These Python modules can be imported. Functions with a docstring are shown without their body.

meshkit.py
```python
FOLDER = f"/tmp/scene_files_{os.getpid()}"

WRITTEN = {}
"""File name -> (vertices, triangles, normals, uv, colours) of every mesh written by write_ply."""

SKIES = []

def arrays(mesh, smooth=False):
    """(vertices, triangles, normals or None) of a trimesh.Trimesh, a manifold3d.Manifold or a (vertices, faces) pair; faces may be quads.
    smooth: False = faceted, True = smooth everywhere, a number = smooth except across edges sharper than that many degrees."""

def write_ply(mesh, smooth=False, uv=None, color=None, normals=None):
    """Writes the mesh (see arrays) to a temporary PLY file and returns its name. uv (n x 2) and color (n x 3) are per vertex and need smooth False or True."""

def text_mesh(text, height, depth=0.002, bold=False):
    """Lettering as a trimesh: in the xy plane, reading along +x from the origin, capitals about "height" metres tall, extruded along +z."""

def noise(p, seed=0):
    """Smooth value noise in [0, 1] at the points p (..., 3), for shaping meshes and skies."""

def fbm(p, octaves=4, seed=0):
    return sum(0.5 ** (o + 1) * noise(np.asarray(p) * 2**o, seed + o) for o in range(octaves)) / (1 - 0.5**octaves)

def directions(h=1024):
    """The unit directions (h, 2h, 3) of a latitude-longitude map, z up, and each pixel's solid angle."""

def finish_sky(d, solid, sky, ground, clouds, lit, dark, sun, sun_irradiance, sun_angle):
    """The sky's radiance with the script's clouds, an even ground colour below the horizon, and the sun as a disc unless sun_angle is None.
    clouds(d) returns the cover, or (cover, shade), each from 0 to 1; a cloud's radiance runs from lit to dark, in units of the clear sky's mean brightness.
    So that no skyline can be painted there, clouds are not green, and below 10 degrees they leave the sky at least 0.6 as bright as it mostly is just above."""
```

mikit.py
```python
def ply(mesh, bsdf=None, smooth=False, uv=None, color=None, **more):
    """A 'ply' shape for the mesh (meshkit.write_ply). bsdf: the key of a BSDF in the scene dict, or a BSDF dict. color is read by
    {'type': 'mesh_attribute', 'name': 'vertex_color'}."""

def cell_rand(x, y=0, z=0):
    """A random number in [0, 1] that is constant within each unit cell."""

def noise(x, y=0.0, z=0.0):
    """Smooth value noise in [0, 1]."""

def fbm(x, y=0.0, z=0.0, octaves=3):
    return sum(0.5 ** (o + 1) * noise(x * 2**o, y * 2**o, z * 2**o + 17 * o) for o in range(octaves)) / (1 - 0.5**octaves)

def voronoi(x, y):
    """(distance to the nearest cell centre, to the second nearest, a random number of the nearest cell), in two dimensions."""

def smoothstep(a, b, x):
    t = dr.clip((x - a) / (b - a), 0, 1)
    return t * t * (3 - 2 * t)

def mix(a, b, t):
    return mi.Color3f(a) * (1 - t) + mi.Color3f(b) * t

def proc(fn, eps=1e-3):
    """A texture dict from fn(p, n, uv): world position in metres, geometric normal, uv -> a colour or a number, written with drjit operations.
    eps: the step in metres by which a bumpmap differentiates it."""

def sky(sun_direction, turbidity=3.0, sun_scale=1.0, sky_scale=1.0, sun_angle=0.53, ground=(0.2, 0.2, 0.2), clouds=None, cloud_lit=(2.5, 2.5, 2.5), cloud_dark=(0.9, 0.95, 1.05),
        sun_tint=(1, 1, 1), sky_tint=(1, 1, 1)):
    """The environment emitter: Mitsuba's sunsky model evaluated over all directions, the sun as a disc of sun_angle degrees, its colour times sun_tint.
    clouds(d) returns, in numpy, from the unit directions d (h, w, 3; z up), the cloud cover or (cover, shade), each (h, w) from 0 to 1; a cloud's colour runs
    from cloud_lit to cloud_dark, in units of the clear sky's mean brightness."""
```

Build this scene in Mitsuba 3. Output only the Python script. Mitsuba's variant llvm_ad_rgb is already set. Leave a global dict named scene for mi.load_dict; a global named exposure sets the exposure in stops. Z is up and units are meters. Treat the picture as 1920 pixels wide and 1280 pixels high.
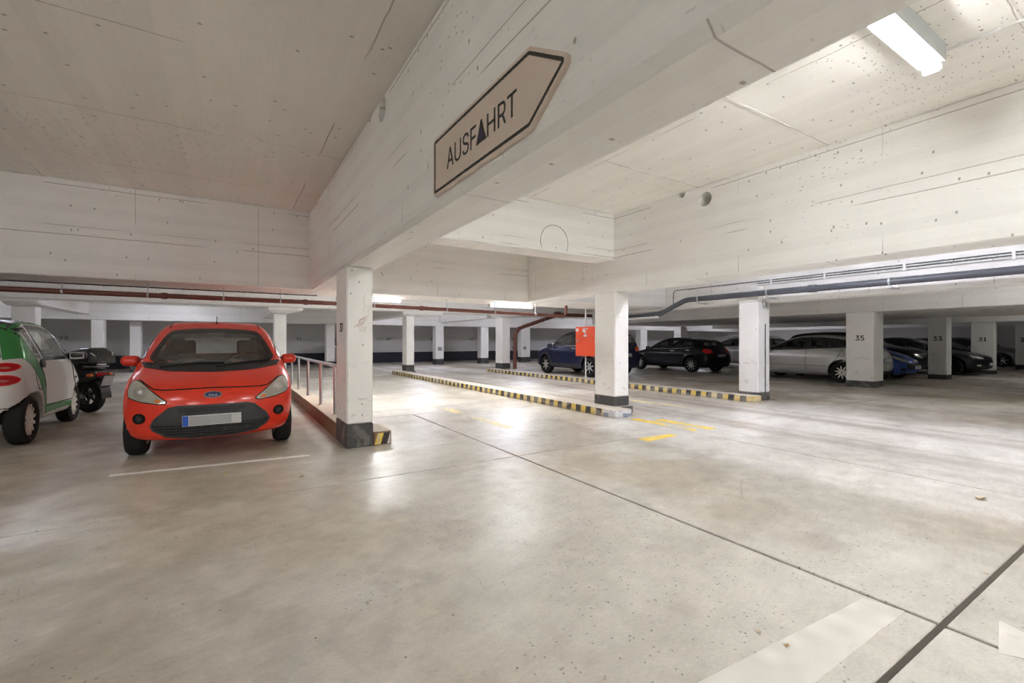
import math, random
import numpy as np
import trimesh
import mitsuba as mi
import drjit as dr
import mikit, meshkit
from mikit import proc, noise, fbm, voronoi, cell_rand, smoothstep, mix
from scipy import ndimage
from scipy.spatial import Delaunay
from scipy.interpolate import PchipInterpolator
from shapely.geometry import Polygon, LineString, Point, box as sbox
from shapely import contains_xy, affinity
from shapely.ops import unary_union

T = mi.ScalarTransform4f
random.seed(7)
rng = np.random.default_rng(7)
scene, labels = {"type": "scene"}, {}

# ------------------------------------------------------------------ camera, light, exposure
# world: +Y runs along the aisle (away, left in view), +X across it (away, right in view), z up, camera over the origin
YAW = math.radians(31.85)
CAM_Z = 1.25
scene["camera"] = {"type": "perspective", "fov": 2 * math.degrees(math.atan(960 / 853.0)), "fov_axis": "x", "near_clip": 0.02,
                   "to_world": T().look_at(origin=[0, 0, CAM_Z], target=[math.sin(YAW), math.cos(YAW), CAM_Z], up=[0, 0, 1])}
exposure = 2.95
WARM, COOL = (1.0, 1.0, 0.995), (0.845, 0.855, 1.0)
# fluorescent battens of the garage: centre x, y, z of the tube, direction, length, strength, tint, label
LAMPS = [
    (3.87, 1.24, 3.31, "x", 1.25, 16.0, WARM, "fluorescent batten on the ceiling right of the arrow sign beam, nearest lamp in view"),
    (2.40, 9.25, 2.10, "x", 1.25, 25.0, WARM, "glowing fluorescent batten under the cross beam right of pillar 37"),
    (5.72, 9.25, 2.10, "x", 1.20, 25.0, WARM, "glowing fluorescent batten under the cross beam beside the brown pipe, right one of the pair"),
    (-3.2, -2.2, 3.36, "x", 1.25, 28.0, WARM, None),
    (3.6, -5.0, 3.36, "x", 1.25, 52.0, WARM, None),
    (-3.4, 3.2, 3.36, "x", 1.25, 8.0, WARM, None),
    (-7.5, 1.5, 3.36, "y", 1.25, 15.0, WARM, None),
    (-8.5, -4.5, 3.36, "y", 1.25, 15.0, WARM, None),
    (7.05, 0.2, 3.36, "y", 1.25, 22.0, COOL, None),
    (7.05, 3.6, 3.36, "y", 1.25, 24.0, COOL, None),
    (6.95, -4.5, 3.36, "y", 1.25, 24.0, COOL, None),
    (7.9, 13.0, 3.36, "x", 1.25, 16.0, COOL, None),
    (3.4, 13.0, 3.36, "x", 1.25, 16.0, WARM, None),
    (-3.6, 12.6, 3.36, "x", 1.25, 9.0, COOL, None),
    (12.4, 1.6, 3.36, "y", 1.25, 13.0, WARM, None),
    (13.0, 20.0, 2.66, "x", 1.25, 18.0, COOL, None),
    (7.6, 20.0, 2.66, "x", 1.25, 18.0, COOL, None),
    (-1.8, 20.5, 2.66, "x", 1.25, 18.0, COOL, None),
    (-8.0, 20.0, 2.66, "x", 1.25, 16.0, COOL, None),
    (20.0, 20.0, 2.66, "x", 1.25, 26.0, COOL, None),
    (27.5, 20.0, 2.66, "x", 1.25, 26.0, COOL, None),
    (34.0, 20.0, 2.66, "x", 1.25, 20.0, COOL, None),
    (26.0, 14.0, 3.36, "y", 1.25, 18.0, COOL, None),
    (22.5, 2.0, 3.36, "y", 1.25, 12.0, WARM, None),
]

# ------------------------------------------------------------------ materials
def rgb(c):
    return {"type": "rgb", "value": [float(v) for v in c]}


def mat(name, **kw):
    d = {"type": "principled"}
    for k, v in kw.items():
        d[k] = rgb(v) if isinstance(v, (tuple, list)) else v
    scene["m_" + name] = {"type": "twosided", "bsdf": d}


def concrete(p, n, uv):
    flat = dr.abs(n.z) > 0.6
    along = dr.select(dr.abs(n.x) > dr.abs(n.y), p.y, p.x)
    u = dr.select(flat, p.x, along)
    v = dr.select(flat, p.y, p.z)
    cloud = fbm(u * 0.7, v * 0.7, 3.0, 4)
    board = cell_rand(dr.floor(dr.select(flat, u, v) * 9.0), 5, 2)
    grain = noise(dr.select(flat, u * 120, u * 5), dr.select(flat, v * 5, v * 120), 4.0)
    k = 0.94 + 0.16 * (cloud - 0.5) + 0.05 * (board - 0.5) + 0.035 * (grain - 0.5)
    # air holes of the cast concrete, in patches, drawn out along the boards
    hu, hv = dr.select(flat, v, u), dr.select(flat, u, v)
    d, _, w = voronoi(hu * 26.0 * dr.select(flat, 1.0, 0.4) + 1.3 * noise(u * 4, v * 4), hv * dr.select(flat, 12.0, 24.0))
    patch = smoothstep(0.44, 0.60, fbm(u * 0.8 + 31, v * 0.8, 9.0, 3))
    hole = (1 - smoothstep(0.06, 0.17, d)) * dr.select(w > 0.95 - dr.select(flat, 0.26, 0.20) * patch, 1.0, 0.0) * (0.3 + 0.7 * patch)
    d2, _, w2 = voronoi(hu * 5.0 + 7, hv * 3.4)
    hole2 = (1 - smoothstep(0.025, 0.07, d2)) * dr.select(w2 > 0.70, 1.0, 0.0)
    hole = dr.minimum(hole + hole2, 1.0)
    # hair cracks and shutter lines
    wob = 0.03 * (fbm(u * 3, v * 3, 1.0, 3) - 0.5)
    ln = dr.minimum(dr.abs(v - 2.70 + wob * 0.3), dr.minimum(dr.abs(v - 2.82 + wob * 0.2) + 0.0015, dr.abs(v - 3.37 + wob * 0.3)))
    lf = dr.minimum(dr.abs(dr.abs(u + wob - 3.0 * dr.floor(u / 3.0)) - 0.9), dr.abs(v + wob - 0.81 - 1.65 * dr.floor((v - 0.81) / 1.65 + 0.5)) + 0.001)
    ln = dr.select(flat, lf, ln)
    gap = smoothstep(0.40, 0.55, noise(u * 1.7, v * 2.0, 8.0))
    line = (1 - smoothstep(0.0025, 0.008, ln)) * gap
    sm = dr.abs(along - 1.55 * dr.floor(along / 1.55) - 0.4)
    line2 = dr.select(flat, 0.0, (1 - smoothstep(0.002, 0.005, sm)) * smoothstep(0.4, 0.6, noise(u * 2.0, v * 1.5, 2.0)))
    base = mix((0.775, 0.765, 0.735), (0.81, 0.803, 0.782), cloud)
    c = base * k
    c = mix(c, mi.Color3f(0.20, 0.175, 0.15), 0.75 * hole)
    return mix(c, mi.Color3f(0.30, 0.27, 0.235), 0.72 * dr.maximum(line, line2))


def ceiling_col(p, n, uv):
    return dr.minimum(concrete(p, n, uv) * mi.Color3f(1.09, 1.085, 1.06), 0.9)


def pillar_col(p, n, uv):
    along = dr.select(dr.abs(n.x) > dr.abs(n.y), p.y, p.x)
    cloud = fbm(along * 1.5, p.z * 0.9, 3.0, 4)
    c = mix((0.79, 0.78, 0.75), (0.82, 0.815, 0.795), cloud)
    d, _, w = voronoi(along * 5.0, p.z * 4.0 + p.x)
    c = mix(c, mi.Color3f(0.22, 0.20, 0.18), (1 - smoothstep(0.03, 0.06, d)) * dr.select(w > 0.82, 1.0, 0.0) * 0.8)
    scuff = smoothstep(0.66, 0.80, fbm(along * 8.0, p.z * 14.0, 8.0, 4)) * smoothstep(1.3, 0.5, p.z)
    return mix(c, mi.Color3f(0.42, 0.39, 0.35), 0.4 * scuff)


def concrete_bump(p, n, uv):
    flat = dr.abs(n.z) > 0.6
    along = dr.select(dr.abs(n.x) > dr.abs(n.y), p.y, p.x)
    u = dr.select(flat, p.x, along)
    v = dr.select(flat, p.y, p.z)
    return fbm(u * 4, v * 4, 0.0, 3) * 0.7 + 0.3 * noise(u * 30, v * 30)


def floor_col(p, n, uv):
    x, y = p.x, p.y
    cloud = fbm(x * 0.45, y * 0.45, 0.0, 5)
    fine = fbm(x * 9, y * 9, 2.0, 4)
    streak = fbm(x * 0.5 + 0.25 * y, y * 2.6 - 0.6 * x, 5.0, 4)
    c = mix((0.43, 0.41, 0.37), (0.60, 0.58, 0.54), smoothstep(0.3, 0.7, cloud * 0.7 + 0.3 * streak))
    grain = noise(x * 70 + 20 * y, y * 160) * 0.6 + 0.4 * noise(x * 190, y * 190, 3.0)
    brush = noise(x * 9 + 3 * y, y * 55 - 14 * x, 6.0)
    c = c * (0.76 + 0.26 * fine + 0.17 * grain + 0.06 * brush)
    da, _, wa = voronoi(x * 38, y * 38)
    speck = (1 - smoothstep(0.10, 0.28, da)) * dr.select(wa > 0.90, 1.0, 0.0) * smoothstep(0.42, 0.58, fbm(x * 1.7, y * 1.7, 13.0, 3))
    c = mix(c, c * 0.45, 0.8 * speck)
    brown = smoothstep(0.5, 0.68, fbm(x * 0.6 + 9, y * 0.5, 21.0, 4))
    c = mix(c, c * mi.Color3f(0.86, 0.81, 0.73), 0.8 * brown)
    # worn remains of white paint
    for qx, qy, rx, ry in ((3.25, 1.02, 0.40, 0.14), (3.95, 3.5, 0.55, 0.35)):
        e = dr.sqrt(dr.square((x - qx) / rx) + dr.square((y - qy) / ry)) + 1.6 * (fbm(x * 3.5, y * 3.5, 2.0, 4) - 0.5)
        c = mix(c, mi.Color3f(0.70, 0.69, 0.665), 0.35 * (1 - smoothstep(0.45, 1.0, e)))
    # dirtier parking bay on the left and under the rows of cars
    bay = smoothstep(1.5, 0.6, x) * smoothstep(4.6, 6.2, y)
    bay = dr.maximum(bay, smoothstep(8.6, 10.4, x + 0.8 * noise(x, y)) * smoothstep(-3.0, 3.0, y) * 0.95)
    bay = dr.maximum(bay, smoothstep(1.6, -0.6, x + 0.5 * noise(x * 0.7, y * 0.7)) * 0.85)
    dirt = smoothstep(0.35, 0.7, fbm(x * 1.3, y * 1.1, 7.0, 4))
    c = mix(c, c * mi.Color3f(0.54, 0.50, 0.44), bay * (0.45 + 0.55 * dirt))
    # tyre tracks along the lanes
    for cx, wd, a in ((6.35, 0.20, 0.75), (6.80, 0.10, 0.5), (7.95, 0.26, 0.8), (8.45, 0.12, 0.55), (3.05, 0.25, 0.15), (4.5, 0.25, 0.2), (3.6, 0.4, 0.15)):
        t = dr.exp(-dr.square((x - cx + 0.25 * (noise(y * 0.25, cx) - 0.5)) / wd))
        c = mix(c, c * mi.Color3f(0.62, 0.57, 0.54), a * t * (0.4 + 0.8 * noise(x * 3, y * 0.6, 3.0)))
    sp = smoothstep(0.58, 0.74, fbm(x * 2.2, y * 2.2, 11.0, 4))
    c = mix(c, c * mi.Color3f(0.80, 0.77, 0.74), 0.5 * sp)
    # hair cracks
    wx = x + 0.25 * (fbm(x * 1.5, y * 1.5, 1.0, 3) - 0.5)
    wy = y + 0.25 * (fbm(x * 1.5, y * 1.5, 6.0, 3) - 0.5)
    a, b, _ = voronoi(wx * 0.55, wy * 0.55)
    crack = (1 - smoothstep(0.0006, 0.0035, dr.abs(b - a))) * smoothstep(0.5, 0.62, noise(x * 0.8, y * 0.8, 4.0)) * smoothstep(0.3, 0.6, noise(x * 6, y * 6, 4.0))
    c = mix(c, mi.Color3f(0.20, 0.18, 0.16), 0.55 * crack)
    d, _, w = voronoi(x * 6.5, y * 6.5)
    dot = (1 - smoothstep(0.015, 0.05, d)) * dr.select(w > 0.86, 1.0, 0.0)
    return mix(c, mi.Color3f(0.11, 0.10, 0.09), 0.8 * dot)


def floor_rough(p, n, uv):
    return 0.20 + 0.22 * fbm(p.x * 1.3, p.y * 1.3, 3.0, 4) + 0.06 * fbm(p.x * 22, p.y * 22, 1.0, 2)


def floor_bump(p, n, uv):
    return fbm(p.x * 1.5, p.y * 1.5, 0.0, 3) + 0.06 * noise(p.x * 40, p.y * 40)


def kerb_col(p, n, uv):
    s = p.y / 0.265 + 0.35 * p.z
    t = s - dr.floor(s)
    stripe = dr.select((t > 0.5), 1.0, 0.0)
    wear = smoothstep(0.38, 0.60, fbm(p.y * 5, p.z * 9, p.x * 5, 4))
    yel = mix((0.62, 0.45, 0.10), (0.60, 0.54, 0.40), wear * 0.75)
    blk = mix((0.045, 0.043, 0.042), (0.32, 0.29, 0.25), wear * 0.55)
    c = mix(yel, blk, stripe)
    old = mix((0.62, 0.63, 0.63), (0.22, 0.25, 0.33), smoothstep(0.45, 0.6, fbm(p.x * 9 + p.y * 9, p.z * 22, 3.0, 3)))
    c = mix(c, old, dr.select((p.y < 5.66) & (p.x < 7), 1.0, 0.0))
    top = dr.select(n.z > 0.5, 1.0, 0.0)
    con = mix((0.46, 0.42, 0.36), (0.58, 0.54, 0.48), fbm(p.x * 4, p.y * 2, 2.0, 3))
    c = mix(c, con, top)
    grime = smoothstep(0.06, 0.0, p.z) * 0.5
    return mix(c, mi.Color3f(0.16, 0.14, 0.12), grime)


def worn_paint(paint, k0, k1, sc):
    def fn(p, n, uv):
        w = smoothstep(k0, k1, fbm(p.x * sc, p.y * sc, 5.0, 4) * 0.75 + 0.25 * noise(p.x * 40, p.y * 40))
        return mix(mi.Color3f(*paint) * (0.9 + 0.2 * noise(p.x * 12, p.y * 12)), floor_col(p, n, uv), w)
    return fn


def wall_col(p, n, uv):
    along = dr.select(dr.abs(n.x) > dr.abs(n.y), p.y, p.x)
    cloud = fbm(along * 0.8, p.z * 0.8, 2.0, 3)
    c = mix((0.60, 0.59, 0.58), (0.66, 0.65, 0.64), cloud)
    low = smoothstep(0.615, 0.605, p.z)
    return mix(c, mi.Color3f(0.028, 0.028, 0.04) * (0.8 + 0.4 * cloud), low)


def base_col(p, n, uv):
    w = smoothstep(0.56, 0.72, fbm(p.x * 6 + p.y * 6, p.z * 6, 2.0, 4))
    return mix(mi.Color3f(0.050, 0.050, 0.050), mi.Color3f(0.20, 0.18, 0.16), 0.5 * w)


def brown_kerb(p, n, uv):
    t = fbm(p.y * 2.5, p.z * 9, 4.0, 4)
    c = mix((0.14, 0.075, 0.045), (0.26, 0.17, 0.11), t)
    return mix(c, mi.Color3f(0.50, 0.44, 0.36), dr.select(n.z > 0.5, 0.85, 0.0))


CONC = proc(concrete)
scene["m_concrete"] = {"type": "twosided", "bsdf": {"type": "bumpmap", "arbitrary": proc(concrete_bump, 0.01), "scale": 0.004,
                       "bsdf": {"type": "principled", "base_color": CONC, "roughness": 0.62, "specular": 0.35}}}
scene["m_floor"] = {"type": "twosided", "bsdf": {"type": "bumpmap", "arbitrary": proc(floor_bump, 0.02), "scale": 0.004,
                    "bsdf": {"type": "principled", "base_color": proc(floor_col), "roughness": proc(floor_rough), "specular": 0.7}}}
scene["m_ceiling"] = {"type": "twosided", "bsdf": {"type": "principled", "base_color": proc(ceiling_col), "roughness": 0.65, "specular": 0.3}}
mat("pillar", base_color=proc(pillar_col), roughness=0.5, specular=0.4)
mat("wall", base_color=proc(wall_col), roughness=0.6, specular=0.3)
mat("pillar_base", base_color=proc(base_col), roughness=0.5, specular=0.4)
mat("kerb", base_color=proc(kerb_col), roughness=0.6, specular=0.3)
mat("brown_kerb", base_color=proc(brown_kerb), roughness=0.7, specular=0.2)
mat("yellow_line", base_color=proc(worn_paint((0.70, 0.52, 0.10), 0.54, 0.74, 3.0)), roughness=0.55, specular=0.3)
mat("faint_yellow", base_color=proc(worn_paint((0.68, 0.57, 0.28), 0.36, 0.62, 2.0)), roughness=0.5, specular=0.4)
mat("pale_line", base_color=proc(worn_paint((0.74, 0.715, 0.68), 0.54, 0.70, 2.2)), roughness=0.45, specular=0.4)
mat("joint_filler", base_color=(0.11, 0.10, 0.088), roughness=0.9, specular=0.1)
mat("joint", base_color=(0.02, 0.018, 0.016), roughness=0.9, specular=0.1)
mat("sign_face", base_color=(0.56, 0.47, 0.405), roughness=0.35, specular=0.4)
mat("black_paint", base_color=(0.018, 0.016, 0.014), roughness=0.45)
mat("blue_black", base_color=(0.012, 0.012, 0.05), roughness=0.4)
mat("grey_print", base_color=(0.09, 0.085, 0.08), roughness=0.7)
mat("faint_pen", base_color=(0.50, 0.38, 0.34), roughness=0.7)
mat("steel", base_color=(0.55, 0.55, 0.56), roughness=0.32, metallic=0.9)
mat("zinc", base_color=(0.48, 0.50, 0.50), roughness=0.45, metallic=0.6)
mat("brown_pipe", base_color=(0.155, 0.055, 0.040), roughness=0.45, specular=0.45)
mat("grey_pipe", base_color=(0.062, 0.068, 0.080), roughness=0.42, specular=0.5)
mat("pale_pipe", base_color=(0.60, 0.60, 0.60), roughness=0.5)
mat("white_paint", base_color=(0.72, 0.72, 0.71), roughness=0.4)
mat("red_paint", base_color=(0.72, 0.085, 0.030), roughness=0.4, specular=0.5)
mat("leaf", base_color=(0.42, 0.29, 0.17), roughness=0.8, specular=0.2)
mat("leaf_pale", base_color=(0.55, 0.45, 0.30), roughness=0.8, specular=0.2)
mat("leaf_yellow", base_color=(0.62, 0.52, 0.12), roughness=0.7, specular=0.2)
# vehicles
def paint(name, c, metallic=0.0, rough=0.22, coat=0.6):
    mat(name, base_color=c, metallic=metallic, roughness=rough, specular=0.30 if coat < 0.5 else 0.45, clearcoat=coat, clearcoat_gloss=0.97)
paint("car_red", (0.67, 0.040, 0.018))
paint("car_white", (0.62, 0.62, 0.60))
paint("car_green", (0.035, 0.22, 0.055), 0.2)
paint("car_navy", (0.012, 0.016, 0.050), 0.25, coat=0.25)
paint("car_black", (0.006, 0.006, 0.009), coat=0.2)
paint("car_silver", (0.45, 0.45, 0.43), 0.55, 0.32)
paint("car_blue", (0.015, 0.06, 0.26), 0.25)
paint("car_grey", (0.22, 0.22, 0.225), 0.4)
mat("plastic", base_color=(0.012, 0.012, 0.0125), roughness=0.55)
mat("grey_plastic", base_color=(0.036, 0.036, 0.038), roughness=0.6)
mat("gloss_black", base_color=(0.008, 0.008, 0.009), roughness=0.18, clearcoat=1.0)
mat("rubber", base_color=(0.016, 0.0155, 0.015), roughness=0.8, specular=0.25)
mat("seam", base_color=(0.008, 0.008, 0.008), roughness=0.8, specular=0.1)
mat("alloy", base_color=(0.62, 0.61, 0.58), roughness=0.38, metallic=0.55)
mat("alloy_white", base_color=(0.66, 0.63, 0.56), roughness=0.4, metallic=0.1)
mat("chrome", base_color=(0.72, 0.72, 0.72), roughness=0.12, metallic=1.0)
mat("lamp_lens", base_color=(0.46, 0.45, 0.40), roughness=0.14, metallic=0.35, clearcoat=0.6)
mat("lamp_bowl", base_color=(0.68, 0.68, 0.66), roughness=0.22, metallic=0.85)
mat("amber", base_color=(0.62, 0.20, 0.03), roughness=0.25, clearcoat=1.0)
mat("orange_lens", base_color=(0.80, 0.16, 0.02), roughness=0.25, clearcoat=1.0)
mat("red_lens", base_color=(0.36, 0.008, 0.012), roughness=0.25, specular=0.3)
mat("red_bright", base_color=(0.62, 0.02, 0.02), roughness=0.25, specular=0.35)
mat("pink_lens", base_color=(0.42, 0.13, 0.11), roughness=0.3)
mat("plate", base_color=(0.50, 0.50, 0.49), roughness=0.45)
mat("plate_blur", base_color=(0.33, 0.33, 0.33), roughness=0.5)
mat("eu_blue", base_color=(0.015, 0.075, 0.40), roughness=0.4)
mat("badge_blue", base_color=(0.012, 0.022, 0.085), roughness=0.2, clearcoat=1.0)
mat("cabin", base_color=(0.020, 0.020, 0.022), roughness=0.8)
mat("cabin_grey", base_color=(0.16, 0.15, 0.135), roughness=0.85)
mat("seat_cloth", base_color=(0.020, 0.018, 0.019), roughness=0.9)
mat("mirror_glass", base_color=(0.75, 0.77, 0.78), roughness=0.04, metallic=1.0)
scene["m_glass"] = {"type": "thindielectric", "specular_transmittance": rgb((0.80, 0.83, 0.80))}
scene["m_dark_glass"] = {"type": "thindielectric", "specular_transmittance": rgb((0.34, 0.37, 0.37))}
scene["m_privacy_glass"] = {"type": "thindielectric", "specular_transmittance": rgb((0.14, 0.15, 0.15))}
mat("tint", base_color=(0.010, 0.011, 0.012), roughness=0.06, specular=0.6, clearcoat=1.0)

# ------------------------------------------------------------------ helpers
counts = {}
def numbered(name):
    k = counts.get(name, 0)
    counts[name] = k + 1
    return name if k == 0 else f"{name}_{k:03d}"


def put(key, mesh, m, smooth=False, **more):
    scene[key] = mikit.ply(mesh, "m_" + m, smooth, **more)
    return key


def part(parent, name, mesh, m, smooth=False, label=None, **more):
    key = numbered(parent + "__" + name)
    put(key, mesh, m, smooth, **more)
    if label:
        labels[key] = {"label": label}
    return key


def thing(name, label, category, group=None, kind=None):
    key = numbered(name)
    labels[key] = {"label": label, "category": category}
    if group:
        labels[key]["group"] = group
    if kind:
        labels[key]["kind"] = kind
    return key


def cat(ms):
    return trimesh.util.concatenate([trimesh.Trimesh(m.vertices, m.faces, process=False) for m in ms])


def box(x0, x1, y0, y1, z0, z1, b=0.0):
    """A box; b chamfers its edges."""
    if b <= 0:
        m = trimesh.creation.box(bounds=[[x0, y0, z0], [x1, y1, z1]])
        return m
    b = min(b, 0.45 * min(x1 - x0, y1 - y0, z1 - z0))
    pts = []
    for x, sx in ((x0, 1), (x1, -1)):
        for y, sy in ((y0, 1), (y1, -1)):
            for z, sz in ((z0, 1), (z1, -1)):
                pts += [(x, y + sy * b, z + sz * b), (x + sx * b, y, z + sz * b), (x + sx * b, y + sy * b, z)]
    return trimesh.convex.convex_hull(np.array(pts))


def rbox(sx, sy, sz, r, sub=2):
    s = trimesh.creation.icosphere(subdivisions=sub, radius=r).vertices
    pts = [s + np.array([a * (sx / 2 - r), b * (sy / 2 - r), c * (sz / 2 - r)]) for a in (-1, 1) for b in (-1, 1) for c in (-1, 1)]
    return trimesh.convex.convex_hull(np.vstack(pts))


def tube(pts, r, n=10, closed_ends=True):
    """A round tube along the polyline pts (mitred)."""
    P = np.array(pts, float)
    k = len(P)
    tan = np.zeros_like(P)
    tan[1:-1] = (P[2:] - P[1:-1]) / np.linalg.norm(P[2:] - P[1:-1], axis=1)[:, None] + (P[1:-1] - P[:-2]) / np.linalg.norm(P[1:-1] - P[:-2], axis=1)[:, None]
    tan[0], tan[-1] = P[1] - P[0], P[-1] - P[-2]
    tan /= np.linalg.norm(tan, axis=1)[:, None]
    up = np.array([0, 0, 1.0]) if abs(tan[0][2]) < 0.9 else np.array([1.0, 0, 0])
    rings = []
    a = np.linspace(0, 2 * np.pi, n, endpoint=False)
    for i in range(k):
        s = np.cross(tan[i], up)
        if np.linalg.norm(s) < 1e-6:
            s = np.cross(tan[i], [0, 1, 0.3])
        s /= np.linalg.norm(s)
        u = np.cross(s, tan[i])
        up = u
        rings.append(P[i] + r * (np.cos(a)[:, None] * s + np.sin(a)[:, None] * u))
    v = np.vstack(rings)
    f = []
    for i in range(k - 1):
        for j in range(n):
            j2 = (j + 1) % n
            p, q, rr, t = i * n + j, i * n + j2, (i + 1) * n + j2, (i + 1) * n + j
            f += [(p, q, rr), (p, rr, t)]
    if closed_ends:
        v = np.vstack([v, P[0], P[-1]])
        for j in range(n):
            j2 = (j + 1) % n
            f += [(k * n, j2, j), (k * n + 1, (k - 1) * n + j, (k - 1) * n + j2)]
    m = trimesh.Trimesh(v, np.array(f), process=False)
    m.fix_normals()
    return m


def lathe(prof, axis="z", n=32, close=False):
    """Revolve (radius, height) pairs about an axis."""
    a = np.linspace(0, 2 * np.pi, n, endpoint=False)
    P = np.array(prof, float)
    v = np.array([[r * math.cos(t), r * math.sin(t), h] for r, h in P for t in a])
    f = []
    for i in range(len(P) - 1):
        for j in range(n):
            j2 = (j + 1) % n
            f += [(i * n + j, i * n + j2, (i + 1) * n + j2), (i * n + j, (i + 1) * n + j2, (i + 1) * n + j)]
    m = trimesh.Trimesh(v, np.array(f), process=False)
    if axis == "y":
        m.apply_transform([[1, 0, 0, 0], [0, 0, 1, 0], [0, -1, 0, 0], [0, 0, 0, 1]])
    if axis == "x":
        m.apply_transform([[0, 0, 1, 0], [1, 0, 0, 0], [0, 1, 0, 0], [0, 0, 0, 1]])
    return m


def prism(poly, depth):
    g = [poly] if poly.geom_type == "Polygon" else list(poly.geoms)
    return cat([trimesh.creation.extrude_polygon(q, depth, engine="earcut") for q in g])


def move(m, M=None, t=None):
    m = m.copy()
    if M is not None:
        A = np.eye(4)
        A[:3, :3] = M
        m.apply_transform(A)
    if t is not None:
        m.apply_translation(t)
    return m


# frames whose columns say where local x (reading direction), y (up), z (outward) go
ON_MINUS_X = np.array([[0, 0, -1.0], [-1, 0, 0], [0, 1, 0]])      # on a face that looks towards -X
ON_MINUS_Y = np.array([[1.0, 0, 0], [0, 0, -1], [0, 1, 0]])       # on a face that looks towards -Y
# ------------------------------------------------------------------ vehicles: an implicit body, polished onto its surface, with panels projected onto it
def chaikin(P, n=3):
    P = np.array(P, float)
    for _ in range(n):
        Q = np.roll(P, -1, 0)
        P = np.stack([0.75 * P + 0.25 * Q, 0.25 * P + 0.75 * Q], 1).reshape(-1, 2)
    return P


def poly_sdf(P, X, Z):
    d2, inside = np.full(X.shape, 1e9), np.zeros(X.shape, bool)
    for (ax, az), (bx, bz) in zip(P, np.roll(P, -1, 0)):
        ex, ez = bx - ax, bz - az
        wx, wz = X - ax, Z - az
        t = np.clip((wx * ex + wz * ez) / (ex * ex + ez * ez + 1e-12), 0, 1)
        d2 = np.minimum(d2, (wx - ex * t) ** 2 + (wz - ez * t) ** 2)
        c = (az > Z) != (bz > Z)
        with np.errstate(divide="ignore", invalid="ignore"):
            inside ^= c & (X < ax + (Z - az) * ex / (ez if ez != 0 else 1e-12))
    return np.where(inside, -1, 1) * np.sqrt(d2)


def smax(a, b, k):
    h = np.maximum(k - np.abs(a - b), 0)
    return np.maximum(a, b) + h * h / (4 * k)


def sstep(a, b, x):
    t = np.clip((x - a) / (b - a), 0, 1)
    return t * t * (3 - 2 * t)


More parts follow.
